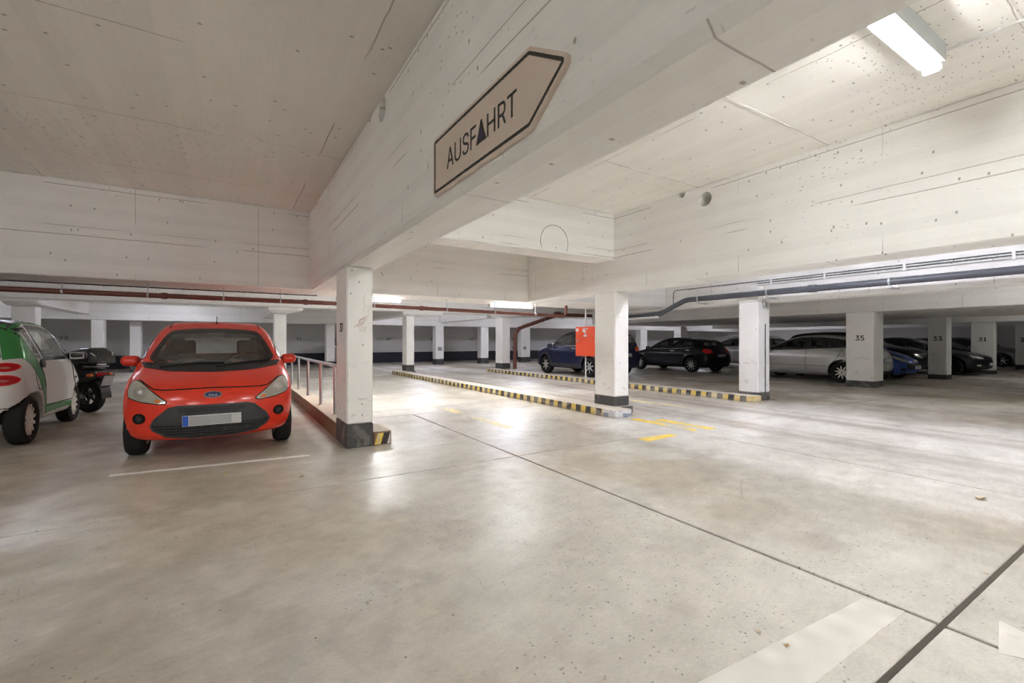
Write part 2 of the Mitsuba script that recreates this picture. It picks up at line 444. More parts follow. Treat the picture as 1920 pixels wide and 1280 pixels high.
class Body:
    """The outer skin of a car: side outline, section and plan combined; x forward, y left, z up, on the ground."""
    def __init__(s, profile, L, W, H, wheels, R, belt, bow=(0.28, 0.16), crown=0.05, round_=0.10, taper=(0.10, 0.06), sec=None, flare=0.018, cell=0.035, arch=0.05, tuck=0.3):
        s.L, s.W, s.H, s.wheels, s.R, s.belt, s.bow, s.crown, s.k, s.taper, s.flare, s.arch = L, W, H, wheels, R, belt, bow, crown, round_, taper, flare, arch
        s.outline = chaikin(profile)
        s.poly2d = Polygon(s.outline)
        s.step = 0.015
        s.o = np.array([-L / 2 - 0.5, -0.3])
        nx, nz = int((L + 1.0) / s.step), int((H + 0.8) / s.step)
        X, Z = np.meshgrid(s.o[0] + np.arange(nx) * s.step, s.o[1] + np.arange(nz) * s.step, indexing="ij")
        s.tab = ndimage.spline_filter(poly_sdf(s.outline, X, Z), order=3)
        zz = [0.0, 0.16, 0.30, 0.48, belt * 0.8, belt, belt + 0.5 * (H - belt), H + 0.15]
        s.sec = PchipInterpolator(zz, sec or [0.86, 0.90, 0.965, 0.995, 1.0, 0.965, 0.85, 0.62])
        s.skin(cell)

    def sd2(s, x, z):
        return ndimage.map_coordinates(s.tab, [(x - s.o[0]) / s.step, (z - s.o[1]) / s.step], order=3, mode="nearest", prefilter=False)

    def f(s, p):
        x, y, z = p[..., 0], p[..., 1], p[..., 2]
        ay = np.abs(y) / (s.W / 2)
        rf, rr = sstep(0.05 * s.L, 0.5 * s.L, x), sstep(0.05 * s.L, 0.5 * s.L, -x)
        xs = x + s.bow[0] * rf * ay ** 2.4 - s.bow[1] * rr * ay ** 2.4
        d1 = s.sd2(xs, z + s.crown * ay * ay * sstep(0.45, s.belt, z))
        hw = s.W / 2 * s.sec(np.clip(z, 0, s.H + 0.15)) * (1 - s.taper[0] * sstep(0.28 * s.L, 0.54 * s.L, x) - s.taper[1] * sstep(0.28 * s.L, 0.54 * s.L, -x))
        for wx in s.wheels:
            rad = np.hypot(x - wx, z - s.R)
            hw = hw + s.flare * np.exp(-((rad - s.R - 0.05) / 0.11) ** 2)
        f = smax(d1, (np.abs(y) - hw) * 0.94, s.k)
        for wx in s.wheels:
            d = np.maximum(np.hypot(x - wx, z - s.R * 1.02) - s.R - s.arch, s.W / 2 - 0.30 - np.abs(y))
            f = np.maximum(f, -d)
        return f

    def grad(s, p, e=0.004):
        g = np.stack([s.f(p + e * np.eye(3)[i]) - s.f(p - e * np.eye(3)[i]) for i in range(3)], -1) / (2 * e)
        return g

    def skin(s, h):
        lo, hi = np.array([-s.L / 2 - 0.08, -s.W / 2 - 0.10, 0.05]), np.array([s.L / 2 + 0.08, s.W / 2 + 0.10, s.H + 0.08])
        n = np.ceil((hi - lo) / h).astype(int) + 1
        g = np.stack(np.meshgrid(*[lo[i] + np.arange(n[i]) * h for i in range(3)], indexing="ij"), -1)
        F = s.f(g)
        ins = F < 0
        acc, cnt = np.zeros((*(n - 1), 3)), np.zeros(n - 1)
        def sl(o):
            return tuple(slice(o[i], n[i] - 1 + o[i]) for i in range(3))
        for ax in range(3):
            e = np.eye(3, dtype=int)[ax]
            for a in (0, 1):
                for b in (0, 1):
                    o = np.zeros(3, int)
                    o[(ax + 1) % 3], o[(ax + 2) % 3] = a, b
                    A, B = F[sl(o)], F[sl(o + e)]
                    cr = (A < 0) != (B < 0)
                    t = np.where(cr, A / np.where(cr, A - B, 1), 0)
                    acc += np.where(cr[..., None], o + e * t[..., None], 0)
                    cnt += cr
        act = cnt > 0
        idx = np.full(n - 1, -1)
        idx[act] = np.arange(act.sum())
        v = lo + h * (np.argwhere(act) + acc[act] / cnt[act][:, None])
        quads = []
        for ax in range(3):
            e = np.eye(3, dtype=int)[ax]
            u, w = np.eye(3, dtype=int)[(ax + 1) % 3], np.eye(3, dtype=int)[(ax + 2) % 3]
            m = n - e
            A = ins[tuple(slice(0, k) for k in m)]
            B = ins[tuple(slice(e[i], n[i]) for i in range(3))]
            for flip, c in ((False, A & ~B), (True, ~A & B)):
                q = np.argwhere(c)
                q = q[np.all(q - u - w >= 0, 1) & np.all(q < n - 1, 1)]
                i4 = [idx[tuple((q - o).T)] for o in (np.zeros(3, int), u, u + w, w)]
                qd = np.stack(i4 if flip else i4[::-1], 1)
                quads.append(qd[(qd >= 0).all(1)])
        q = np.vstack(quads)
        for _ in range(3):
            gr = s.grad(v)
            v = v - np.clip(s.f(v) / np.maximum((gr ** 2).sum(-1), 0.2), -0.4 * h, 0.4 * h)[:, None] * gr
        s.v, s.q = v, q
        gr = s.grad(v, 0.008)
        s.n = gr / np.maximum(np.linalg.norm(gr, axis=1, keepdims=True), 1e-9)

    # -------- projecting flat outlines onto the skin
    def cast(s, ab, way):
        """ab: (n, 2) points in the plane seen from 'way' (front/rear: y, z; left/right: x, z; top: x, y)."""
        ax, sg = {"front": (0, 1), "rear": (0, -1), "left": (1, 1), "right": (1, -1), "top": (2, 1)}[way]
        keep = [i for i in range(3) if i != ax]
        p = np.zeros((len(ab), 3))
        p[:, keep] = ab
        far = {0: s.L / 2 + 0.12, 1: s.W / 2 + 0.12, 2: s.H + 0.12}[ax]
        ts = np.linspace(far, 0, 48)
        P = np.repeat(p[:, None], len(ts), 1)
        P[..., ax] = sg * ts
        F = s.f(P)
        hit = F < 0
        k = np.where(hit.any(1), hit.argmax(1), F.argmin(1))
        b_in, b_out = ts[k], ts[np.maximum(k - 1, 0)]
        for _ in range(14):
            mid = 0.5 * (b_in + b_out)
            p[:, ax] = sg * mid
            i = s.f(p) < 0
            b_in, b_out = np.where(i, mid, b_in), np.where(i, b_out, mid)
        p[:, ax] = sg * 0.5 * (b_in + b_out)
        g = s.grad(p, 0.012)
        return p, g / np.maximum(np.linalg.norm(g, axis=1, keepdims=True), 1e-9)

    def panel(s, poly, way, lift=0.004, step=0.035, solid=True, sink=0.012):
        ms = []
        for g in ([poly] if poly.geom_type == "Polygon" else [q for q in poly.geoms if q.geom_type == "Polygon"]):
            if g.area < 1e-7:
                continue
            pts = []
            for ring in [g.exterior, *g.interiors]:
                d = np.arange(0, ring.length, min(step, max(ring.length / 10, 0.006)))
                pts += [ring.interpolate(t).coords[0] for t in d] + list(ring.coords)[:-1]
            x0, y0, x1, y1 = g.bounds
            gx, gy = np.meshgrid(np.arange(x0 + step / 2, x1, step), np.arange(y0 + step / 2, y1, step))
            inner = g.buffer(-0.45 * step)
            k = contains_xy(inner, gx.ravel(), gy.ravel())
            P = np.array(pts + list(zip(gx.ravel()[k], gy.ravel()[k])))
            P = P[np.unique(np.round(P / 0.0015).astype(int), axis=0, return_index=True)[1]]
            if len(P) < 3:
                continue
            tri = Delaunay(P).simplices
            c = P[tri].mean(1)
            tri = tri[contains_xy(g.buffer(0.0004), c[:, 0], c[:, 1])]
            a, b, cc = P[tri[:, 0]], P[tri[:, 1]], P[tri[:, 2]]
            ar = (b[:, 0] - a[:, 0]) * (cc[:, 1] - a[:, 1]) - (b[:, 1] - a[:, 1]) * (cc[:, 0] - a[:, 0])
            tri = np.where((ar < 0)[:, None], tri[:, ::-1], tri)[np.abs(ar) > 1e-9]
            if way in ("rear", "left"):
                pass
            p, n = s.cast(P, way)
            top = p + lift * n
            fn = np.cross(top[tri[:, 1]] - top[tri[:, 0]], top[tri[:, 2]] - top[tri[:, 0]])
            if (fn * n[tri[:, 0]]).sum() < 0:
                tri = tri[:, ::-1]
            if not solid:
                m = trimesh.Trimesh(top, tri, process=False)
                ms.append((m, n))
                continue
            e = np.vstack([tri[:, [0, 1]], tri[:, [1, 2]], tri[:, [2, 0]]])
            es = np.sort(e, 1)
            _, inv, ct = np.unique(es, axis=0, return_inverse=True, return_counts=True)
            e = e[ct[inv.ravel()] == 1]
            m0 = len(top)
            rim, low = top[e.ravel()], (p - sink * n)[e.ravel()]
            k2 = np.arange(len(e)) * 2
            o1, o2 = m0, m0 + len(rim)
            side = np.vstack([np.stack([o1 + k2, o2 + k2, o2 + k2 + 1], 1), np.stack([o1 + k2, o2 + k2 + 1, o1 + k2 + 1], 1)])
            ms.append((trimesh.Trimesh(np.vstack([top, rim, low]), np.vstack([tri, side]), process=False), None))
        return cat([m for m, _ in ms]) if ms else None

    def skin_mesh(s, holes, cut=0.028):
        """The skin without the faces that lie wholly inside the window outlines (way, polygon)."""
        v, q = s.v, s.q
        kill = np.zeros(len(v), bool)
        for way, poly in holes:
            ax, sg = {"front": (0, 1), "rear": (0, -1), "left": (1, 1), "right": (1, -1)}[way]
            keep = [i for i in range(3) if i != ax]
            inn = poly.buffer(-cut)
            kill |= contains_xy(inn, v[:, keep[0]], v[:, keep[1]]) & (s.n[:, ax] * sg > 0.12) & (v[:, 2] > s.belt - 0.25)
        q = q[~kill[q].all(1)]
        f = np.vstack([q[:, [0, 1, 2]], q[:, [0, 2, 3]]])
        used = np.unique(f)
        mp = np.full(len(v), -1)
        mp[used] = np.arange(len(used))
        return v[used], mp[f], s.n[used]


def ply_n(v, f, n, m):
    path = meshkit.write_ply((v, f), False, normals=n)
    return {"type": "ply", "filename": path, "face_normals": False, "bsdf": {"type": "ref", "id": "m_" + m}}


def mirror_poly(p, sym=True):
    return [(-a, b) for a, b in p][::-1]


def soft(poly, r):
    return poly.buffer(-r).buffer(2 * r).buffer(-r)


def ellipse(cx, cy, a, b, n=28):
    t = np.linspace(0, 2 * np.pi, n, endpoint=False)
    return Polygon(np.stack([cx + a * np.cos(t), cy + b * np.sin(t)], 1))


def stroke(pts, w):
    return LineString(pts).buffer(w, cap_style=2)


class Car:
    """Local x forward, y left; put at (x, y) on the floor with its nose towards 'heading' (a world unit vector)."""
    def __init__(s, body, at, heading, label, paint, group=None, cat_="car"):
        s.b = body
        h = np.array([*heading, 0.0]) / np.linalg.norm(heading)
        s.M = np.stack([h, [-h[1], h[0], 0], [0, 0, 1.0]], 1)
        s.t = np.array([at[0], at[1], 0.0])
        s.key = thing("car", label, cat_, group)
        s.paint = paint
        s.holes = []

    def add(s, name, mesh, m, smooth=False, parent=None, label=None):
        if mesh is None:
            return None
        return part(parent or s.key, name, move(mesh, s.M, s.t), m, smooth, label)

    def pan(s, name, poly, way, m, lift=0.004, parent=None, step=0.035, label=None, smooth=40):
        return s.add(name, s.b.panel(poly, way, lift, step), m, smooth, parent, label)

    def body(s, name="body", liner=True):
        v, f, n = s.b.skin_mesh(s.holes)
        vw, nw = v @ s.M.T + s.t, n @ s.M.T
        key = numbered(s.key + "__" + name)
        scene[key] = ply_n(vw, f, nw, s.paint)
        if liner and s.holes:
            k = (v[f][:, :, 2] > 0.52).all(1)
            inner = v - 0.022 * n
            key = numbered(s.key + "__cabin_lining")
            scene[key] = ply_n(inner @ s.M.T + s.t, f[k][:, ::-1], -nw, "cabin_grey")
        fl = rbox(s.b.L * 0.60, s.b.W * 0.80, 0.30, 0.05)
        s.add("cabin_floor", move(fl, t=[-0.05 * s.b.L, 0, 0.40]), "cabin", 40)

    def glass(s, name, poly, way, border=0.045, m="glass", see=True, frame="gloss_black"):
        if see:
            s.holes.append((way, poly))
            g = s.b.panel(poly.buffer(-0.004), way, 0.003, 0.05, solid=False)
            k = s.add(name, g, m, True)
            inner = poly.buffer(-border - 0.012)
            ring = poly.difference(inner) if not inner.is_empty else poly
            s.add("surround", s.b.panel(ring, way, 0.005, 0.03, sink=0.004), frame, 40, k)
        else:
            k = s.pan(name, poly, way, "tint", 0.003, step=0.05)
        return k

    def wheel(s, x, side, R, w, rim_r, spokes, rim_m="alloy", style="spoke", spoke_w=0.05):
        inset = s.b.W / 2 - w / 2 - 0.012
        c = np.array([x, side * inset, R])
        tyre = lathe([(rim_r - 0.01, -w / 2 + 0.02), (rim_r + 0.02, -w / 2 + 0.004), (R - 0.035, -w / 2), (R - 0.008, -w / 2 + 0.022), (R, -w / 2 + 0.04), (R, w / 2 - 0.04),
                      (R - 0.008, w / 2 - 0.022), (R - 0.035, w / 2), (rim_r + 0.02, w / 2 - 0.004), (rim_r - 0.01, w / 2 - 0.02)], "y", 36)
        flip = np.diag([1, float(side), 1]) if True else None
        def place(m):
            m = move(m, np.diag([1.0, float(side), 1.0]), c)
            if side < 0:
                m.faces = m.faces[:, ::-1]
            return m
        # the lathe's axis points to -y for local +h; mirror so that +h is outboard
        def outb(m):
            m = m.copy(); m.vertices[:, 1] *= 1; return m
        k = s.add("wheel", place(tyre), "rubber", 50)
        o = w / 2
        lip = lathe([(rim_r + 0.004, o - 0.012), (rim_r - 0.006, o - 0.004), (rim_r - 0.022, o - 0.008), (rim_r - 0.030, o - 0.05)], "y", 36)
        lip.vertices[:, 1] *= -1
        lip.faces = lip.faces[:, ::-1]
        ms = [lip]
        for i in range(spokes):
            a = 2 * math.pi * i / spokes + 0.2
            ws = spoke_w
            quad = Polygon([(0.02, -ws * 0.55), (rim_r - 0.015, -ws * 0.42), (rim_r - 0.015, ws * 0.42), (0.02, ws * 0.55)])
            b = prism(affinity.rotate(quad, a, origin=(0, 0), use_radians=True), 0.018)
            b.vertices = np.stack([b.vertices[:, 0], b.vertices[:, 2] + o - 0.038, b.vertices[:, 1]], 1)
            b.faces = b.faces[:, ::-1]
            ms.append(b)
        hub = lathe([(0.0, o - 0.012), (0.035, o - 0.014), (0.05, o - 0.02), (0.055, o - 0.04)], "y", 20)
        hub.vertices[:, 1] *= -1
        hub.faces = hub.faces[:, ::-1]
        ms.append(hub)
        s.add("rim", place(cat(ms)), rim_m, 35, k)
        back = lathe([(0.0, o - 0.085), (rim_r - 0.02, o - 0.085), (rim_r - 0.01, -o + 0.02)], "y", 28)
        back.vertices[:, 1] *= -1
        back.faces = back.faces[:, ::-1]
        s.add("brake_drum", place(back), "seam", 40, k)

    def mirror(s, x, z, side, m, big=1.0, out=0.11):
        y = side * (s.b.W / 2 * float(s.b.sec(z)) + out)
        sh = rbox(0.15 * big, 0.22 * big, 0.145 * big, 0.068 * big, 3)
        sh.vertices[:, 0] *= np.where(sh.vertices[:, 0] > 0, 1.15, 0.7)
        k = s.add("mirror", move(sh, t=[x, y, z]), m, 50)
        arm = tube([[x + 0.02, side * (s.b.W / 2 * float(s.b.sec(z)) - 0.08), z - 0.05], [x + 0.01, y - side * 0.03, z - 0.045]], 0.022, 8)
        s.add("mirror_arm", arm, "plastic", 40, k)
        gl = rbox(0.006, 0.17 * big, 0.105 * big, 0.003, 1)
        s.add("mirror_glass", move(gl, t=[x - 0.045 * big, y, z]), "mirror_glass", 40, k)

    def seats(s, xf, head=True, wheel_x=None, seat_m="seat_cloth", zoff=0.0):
        for sd in (-1, 1):
            bk = rbox(0.14, 0.46, 0.56, 0.06)
            k = s.add("seat", move(bk, t=[xf, sd * s.b.W * 0.225, 0.78 + zoff]), seat_m, 50)
            if head:
                s.add("headrest", move(rbox(0.09, 0.25, 0.20, 0.045), t=[xf - 0.03, sd * s.b.W * 0.225, 1.17 + zoff]), seat_m, 50, k)
                for q in (-0.05, 0.05):
                    s.add("post", tube([[xf - 0.02, sd * s.b.W * 0.225 + q, 1.02 + zoff], [xf - 0.03, sd * s.b.W * 0.225 + q, 1.10 + zoff]], 0.007, 6), "zinc", 40, k)
            s.add("cushion", move(rbox(0.48, 0.46, 0.14, 0.05), t=[xf + 0.28, sd * s.b.W * 0.225, 0.56 + zoff]), seat_m, 50, k)
        if wheel_x is not None:
            ring = trimesh.creation.torus(0.18, 0.015, major_sections=32, minor_sections=8)
            R = trimesh.transformations.rotation_matrix(math.radians(-65), [0, 1, 0])
            ring.apply_transform(R)
            y = s.b.W * 0.225
            k = s.add("steering_wheel", move(ring, t=[wheel_x, y, 0.92 + zoff]), "cabin", 50)
            s.add("steering_hub", move(rbox(0.05, 0.14, 0.14, 0.02), t=[wheel_x + 0.02, y, 0.92 + zoff]), "cabin", 50, k)
            s.add("dashboard", move(rbox(0.42, s.b.W * 0.80, 0.22, 0.08), t=[wheel_x + 0.36, 0, s.b.belt - 0.10]), "cabin", 50)

    def plate(s, x, z, tilt=0.0, rear=False, blur=True, label=None, dark=False):
        sg = -1 if rear else 1
        pl = move(rbox(0.012, 0.52, 0.112, 0.004, 1), t=[x, 0, z])
        k = s.add("licence_plate", pl, "plate_blur" if dark else "plate", 30, label=label)
        s.add("blue_band", move(box(-0.002, 0.002, -0.024, 0.024, -0.052, 0.052), t=[x + sg * 0.006, -sg * 0.232 if False else sg * -0.232, z]), "eu_blue", False, k)
        return k


def side_windows(b, belt_pts, x_rear, x_front, margin=0.085, pillars=(), r=0.03, lean=0.0):
    """Side window outlines: the side silhouette drawn in by a margin, above the belt line, between two x, split by pillars."""
    g = b.poly2d.buffer(-margin)
    xs = [p[0] for p in belt_pts]
    above = Polygon(list(belt_pts) + [(xs[-1], 3), (xs[0], 3)])
    g = g.intersection(above).intersection(sbox(x_rear, 0, x_front, 3))
    for px, pw, ln in pillars:
        g = g.difference(Polygon([(px - pw, 0), (px + pw, 0), (px + pw + ln * 2, 2), (px - pw + ln * 2, 2)]))
    gs = [g] if g.geom_type == "Polygon" else list(g.geoms)
    out = []
    for q in gs:
        if q.area > 0.008:
            q = q.buffer(-r).buffer(r)
            if q.geom_type == "Polygon" and not q.is_empty:
                out.append(q)
    return sorted(out, key=lambda q: -q.centroid.x)
# ------------------------------------------------------------------ the garage shell
X0, X1, Y0, Y1, ZC = -14.0, 38.0, -9.0, 27.0, 3.45


def struct(name, mesh, m, label, smooth=False):
    key = numbered(name)
    put(key, mesh, m, smooth)
    labels[key] = {"label": label, "kind": "structure"}
    return key


fl = struct("floor", box(X0, X1, Y0, Y1, -0.20, -0.035), "joint", "worn polished concrete floor of the parking garage")
SLABS = [(X0, 2.67, Y0, 0.705), (2.67, 5.42, Y0, 0.705), (5.42, X1, Y0, 0.705), (X0, 2.67, 0.705, 4.19), (2.67, 5.42, 0.705, 4.19), (5.42, X1, 0.705, 4.19),
         (X0, 2.67, 4.19, 7.53), (2.67, 5.42, 4.19, 7.53), (X0, 5.42, 7.53, Y1), (5.42, X1, 4.19, Y1)]
for x0, x1, y0, y1 in SLABS:
    gx0 = {2.67: 0.011, 5.42: 0.009}.get(x0, 0.0)
    gx1 = {2.67: 0.011, 5.42: 0.009}.get(x1, 0.0)
    gy0 = {0.705: 0.013, 4.19: 0.008, 7.53: 0.008}.get(y0, 0.0)
    gy1 = {0.705: 0.013, 4.19: 0.008, 7.53: 0.008}.get(y1, 0.0)
    part(fl, "slab", box(x0 + gx0, x1 - gx1, y0 + gy0, y1 - gy1, -0.12, 0.0, 0.004), "floor")

part(fl, "joint_filler", box(X0, X1, 0.693, 0.717, -0.05, -0.007), "joint_filler")
struct("ceiling", box(X0, X1, Y0, 17.55, ZC, ZC + 0.2), "ceiling", "pale concrete ceiling with dark air holes over the front bays")
struct("ceiling", box(X0, X1, 17.55, Y1, 2.72, 3.65), "ceiling", "lower concrete ceiling over the bays at the back wall")
struct("ceiling", box(14.68, 20.5, Y0, 16.4, 2.05, ZC - 0.002, 0.015), "concrete", "low concrete slab over the row of cars on the right")
struct("wall_back", box(X0, X1, Y1, Y1 + 0.3, 0, 3.6), "wall", "grey back wall with a black lower band")
struct("wall_left", box(X0 - 0.3, X0, Y0, Y1, 0, 3.6), "wall", "wall at the left end of the garage")
struct("wall_right", box(X1, X1 + 0.3, Y0, Y1, 0, 3.6), "wall", "wall at the right end of the garage")
struct("wall_front", box(X0, X1, Y0 - 0.3, Y0, 0, 3.6), "wall", "wall behind the viewpoint")
k = "ceiling"
for y in (0.81, 2.46, 4.12):
    part(k, "seam", box(1.557, 5.67, y - 0.014, y + 0.014, ZC - 0.005, ZC + 0.01, 0.003), "ceiling")

# beams
def drill(mesh, holes):
    for c, r, ax in holes:
        cy = trimesh.creation.cylinder(radius=r, height=0.5, sections=40)
        cy.apply_transform(trimesh.transformations.rotation_matrix(math.pi / 2, [0, 1, 0]))
        cy.apply_translation(c)
        mesh = trimesh.boolean.difference([mesh, cy], engine="manifold")
    return mesh


def beam(x0, x1, y0, y1, z0, z1, label, b=0.012, holes=(), group=None):
    key = thing("beam", label, "concrete beam", group, "thing")
    m = box(x0, x1, y0, y1, z0, z1, b)
    if holes:
        m = drill(m, holes)
    put(key, m, "concrete")
    return key


B1 = beam(1.157, 1.555, Y0, 8.42, 2.13, ZC, "deep concrete beam that carries the arrow sign", 0.04, [((1.157, 4.05, 3.318), 0.105, 0), ((1.157, 4.47, 3.425), 0.055, 0)])
B2 = beam(5.67, 6.10, Y0, 9.45, 2.13, ZC, "deep white beam on the right with a round hole near the ceiling", 0.015, [((5.67, 3.99, 3.245), 0.10, 0), ((5.67, 4.38, 3.43), 0.06, 0)])
B3 = beam(1.555, 5.67, 5.76, 6.22, 2.66, ZC, "shallower cross beam with a plugged round opening between two deep beams", 0.012)
beam(X0, 5.67, 8.42, 9.45, 2.13, ZC, "wide cross beam above the brown pipe, behind pillar 37", 0.012)
beam(6.10, 9.60, 7.90, 9.45, 2.13, ZC, "cross beam seen just right of the pillar on the striped kerb", 0.012)
beam(9.602, 10.05, Y0 + 0.002, 9.45, 2.08, ZC, "beam on the right carrying the grey pipe and three cables", 0.012)
beam(X0, 14.68, 16.95, 17.55, 2.40, ZC, "bright far cross beam above the row of distant pillars", 0.012)
beam(X0, X1, 22.95, 23.4, 2.08, 2.72, "lowest cross beam in front of the back wall", 0.012)
for x, lab in ((-4.9, "beam running back over the small white car"), (1.25, "beam running back from the pillar behind the handrail"), (5.75, "beam running back from the pillar at the far end of the near striped kerb"), (9.6, "beam running back above the pillar with the brown downpipe")):
    beam(x, x + 0.42, 17.55, 22.95, 2.27, 2.72, lab, 0.012)
beam(24.7, 25.1, Y0, 16.9, 2.0, ZC, "beam resting on the pillar behind the dark saloon", 0.012)
beam(30.1, 30.5, Y0, 16.9, 1.98, ZC, "beam resting on the pillar at the right edge of the photo", 0.012)
# plugged core hole on the cross beam: a fine ring
arc = [(4.37 + 0.27 * math.cos(t), 5.758, 2.82 + 0.27 * math.sin(t)) for t in np.linspace(math.radians(-25), math.radians(205), 26)]
part(B3, "plug_edge", tube(arc, 0.0035, 5), "grey_print", 40)

# pillars
def pillar(x0, x1, y0, y1, z0, z1, label, band=0.16, number=None, num_z=1.33, num_h=0.13, group=None, num_y=None):
    key = thing("pillar", label, "pillar", group, "thing")
    part(key, "shaft", box(x0, x1, y0, y1, z0 + band, z1, 0.015), "pillar")
    part(key, "base_band", box(x0 - 0.003, x1 + 0.003, y0 - 0.003, y1 + 0.003, z0, z0 + band, 0.01), "pillar_base")
    if number:
        tx = meshkit.text_mesh(number, num_h, 0.003, bold=True)
        w = tx.bounds[1][0] - tx.bounds[0][0]
        part(key, "number", move(tx, ON_MINUS_X, [x0 - 0.0015, (num_y or 0.5 * (y0 + y1)) + w / 2, num_z - num_h / 2]), "black_paint")
    return key


P37 = pillar(1.157, 1.46, 5.505, 6.10, 0, 2.13, "white pillar numbered 37 beside the red car, under the sign beam", 0.28, "37", 1.42, 0.10)
pillar(5.67, 6.02, 5.76, 6.27, 0.12, 2.13, "white pillar at the near end of the first striped kerb", 0.165)
P39 = pillar(9.40, 9.84, 5.37, 5.80, 0, 2.08, "white pillar with cables at the end of the second striped kerb", 0.17)
pillar(14.66, 15.29, 5.24, 5.89, 0, 2.05, "pillar numbered 35 in front of the silver hatchback", 0.17, "35", 1.345, 0.13)
pillar(20.0, 20.5, 5.16, 5.63, 0, 2.05, "pillar numbered 33 right of the blue hatchback", 0.14, "33", 1.345, 0.14)
pillar(24.7, 25.05, 5.02, 5.66, 0, 2.0, "pillar numbered 31 behind the dark saloon", 0.14, "31", 1.33, 0.14)
pillar(30.1, 30.5, 4.92, 5.45, 0, 1.98, "pillar numbered 29 at the right edge of the photo", 0.2, "29", 1.33, 0.16)
part(P39, "corbel", box(9.40, 9.598, 5.37, 5.80, 2.08, 2.42, 0.012), "concrete")
def capital(x0, x1, y0, y1, z0, z1, owner):
    v = np.array([(x0, y0, z1), (x1, y0, z1), (x1, y1, z1), (x0, y1, z1), (x0, y0, z1 - 0.09), (x1, y0, z1 - 0.09), (x1, y1, z1 - 0.09), (x0, y1, z1 - 0.09),
                  (x0 + 0.10, y0 + 0.12, z0), (x1 - 0.45, y0 + 0.12, z0), (x1 - 0.45, y1, z0), (x0 + 0.10, y1, z0)])
    part(owner, "capital", trimesh.convex.convex_hull(v), "concrete")
k = pillar(1.28, 1.66, 17.3, 17.7, 0, 2.20, "slim far pillar just behind the end of the handrail", 0.22)
capital(1.10, 2.15, 17.0, 17.54, 2.20, 2.395, k)
k = pillar(5.75, 6.06, 16.9, 17.4, 0.12, 2.22, "pillar at the far end of the near striped kerb", 0.22)
capital(5.62, 7.25, 16.9, 17.54, 2.22, 2.395, k)
PD = pillar(9.58, 9.96, 16.18, 16.75, 0.12, 2.22, "pillar with the brown downpipe at the far end of the second striped kerb", 0.22)
capital(9.5, 10.6, 16.18, 17.0, 2.22, 2.42, PD)
k = pillar(-4.93, -4.47, 17.3, 17.75, 0, 2.20, "pillar rising behind the green roof of the small car", 0.2)
capital(-5.05, -4.35, 16.98, 17.54, 2.20, 2.395, k)
for x0, x1, y, lab in ((-4.45, -4.08, 23.0, "bright far pillar between the small white car and the red car"), (-3.45, -3.08, 23.9, "dim far pillar just left of the red car's windscreen"),
                       (3.91, 4.29, 23.0, "far pillar just left of pillar 37"), (9.45, 9.92, 23.0, "far pillar with a small mark, second right of pillar 37"), (12.2, 12.7, 23.0, "far pillar left of the brown downpipe"),
                       (14.97, 15.6, 23.0, "far pillar right of the brown downpipe"), (25.2, 25.9, 23.0, "far pillar above the bonnet of the black hatchback")):
    kk = pillar(x0, x1, y, y + 0.45, 0, 2.08, lab, 0.3)
    if 9 < x0 < 10 or 14 < x0 < 15:
        for q in (0.26, 0.36):
            part(kk, "mark", box(x0 + 0.12, x0 + 0.34, y - 0.006, y - 0.0035, 0.52 + q, 0.57 + q), "black_paint")
pillar(22.45, 23.0, 17.4, 17.9, 0, 2.72, "far pillar rising above the roof of the black hatchback", 0.3)

# parking numbers on the back wall
for n_, x in (("99", -6.1), ("91", 3.2), ("89", 5.6), ("87", 8.1), ("85", 10.9), ("83", 13.6), ("81", 17.2)):
    tx = meshkit.text_mesh(n_, 0.17, 0.003)
    part("wall_back", "number", move(tx, ON_MINUS_Y, [x - 0.15, Y1 - 0.001, 1.32]), "grey_print")

# kerbs
def kerb(poly, h, m, label, b=0.015):
    key = thing("kerb", label, "kerb", None, "thing")
    base = prism(poly, h - b)
    top = prism(poly.buffer(-b * 0.3), h)
    put(key, cat([base, top]), m)
    return key


def rounded(x0, x1, y0, y1, r):
    return sbox(x0, y0, x1, y1).buffer(-r).buffer(r, quad_segs=5)


kerb(rounded(5.30, 5.70, 5.36, 17.3, 0.06), 0.125, "kerb", "long yellow and black striped kerb in the middle of the lane, nearest one")
kerb(rounded(9.06, 9.43, 5.30, 16.6, 0.05), 0.125, "kerb", "second yellow and black striped kerb beside the dark blue SUV")
kerb(rounded(9.43, 9.92, 16.15, 16.8, 0.04), 0.12, "kerb", "short kerb block under the pillar with the brown downpipe")
kerb(rounded(5.70, 6.08, 5.70, 6.30, 0.04), 0.12, "kerb", "short kerb block under the pillar at the near end of the striped kerb")
kerb(rounded(5.70, 6.10, 16.85, 17.4, 0.04), 0.12, "kerb", "short kerb block under the pillar at the far end of the near striped kerb")
kerb(rounded(1.165, 1.44, 6.102, 12.6, 0.02), 0.20, "brown_kerb", "low brown kerb under the steel handrail")
stub = kerb(rounded(1.463, 1.69, 5.50, 6.05, 0.04), 0.165, "brown_kerb", "worn kerb stub with a yellow and black patch at the foot of pillar 37")
for i, (u0, mm) in enumerate(((0.0, "yellow_line"), (0.075, "black_paint"), (0.15, "yellow_line"))):
    q = Polygon([(u0, 0.0), (u0 + 0.075, 0.0), (u0 + 0.115, 0.135), (u0 + 0.04, 0.135)]).intersection(sbox(0.0, 0, 0.195, 0.15))
    part(stub, "stripe", move(prism(q, 0.003), ON_MINUS_Y, [1.475, 5.5005, 0.012]), mm)

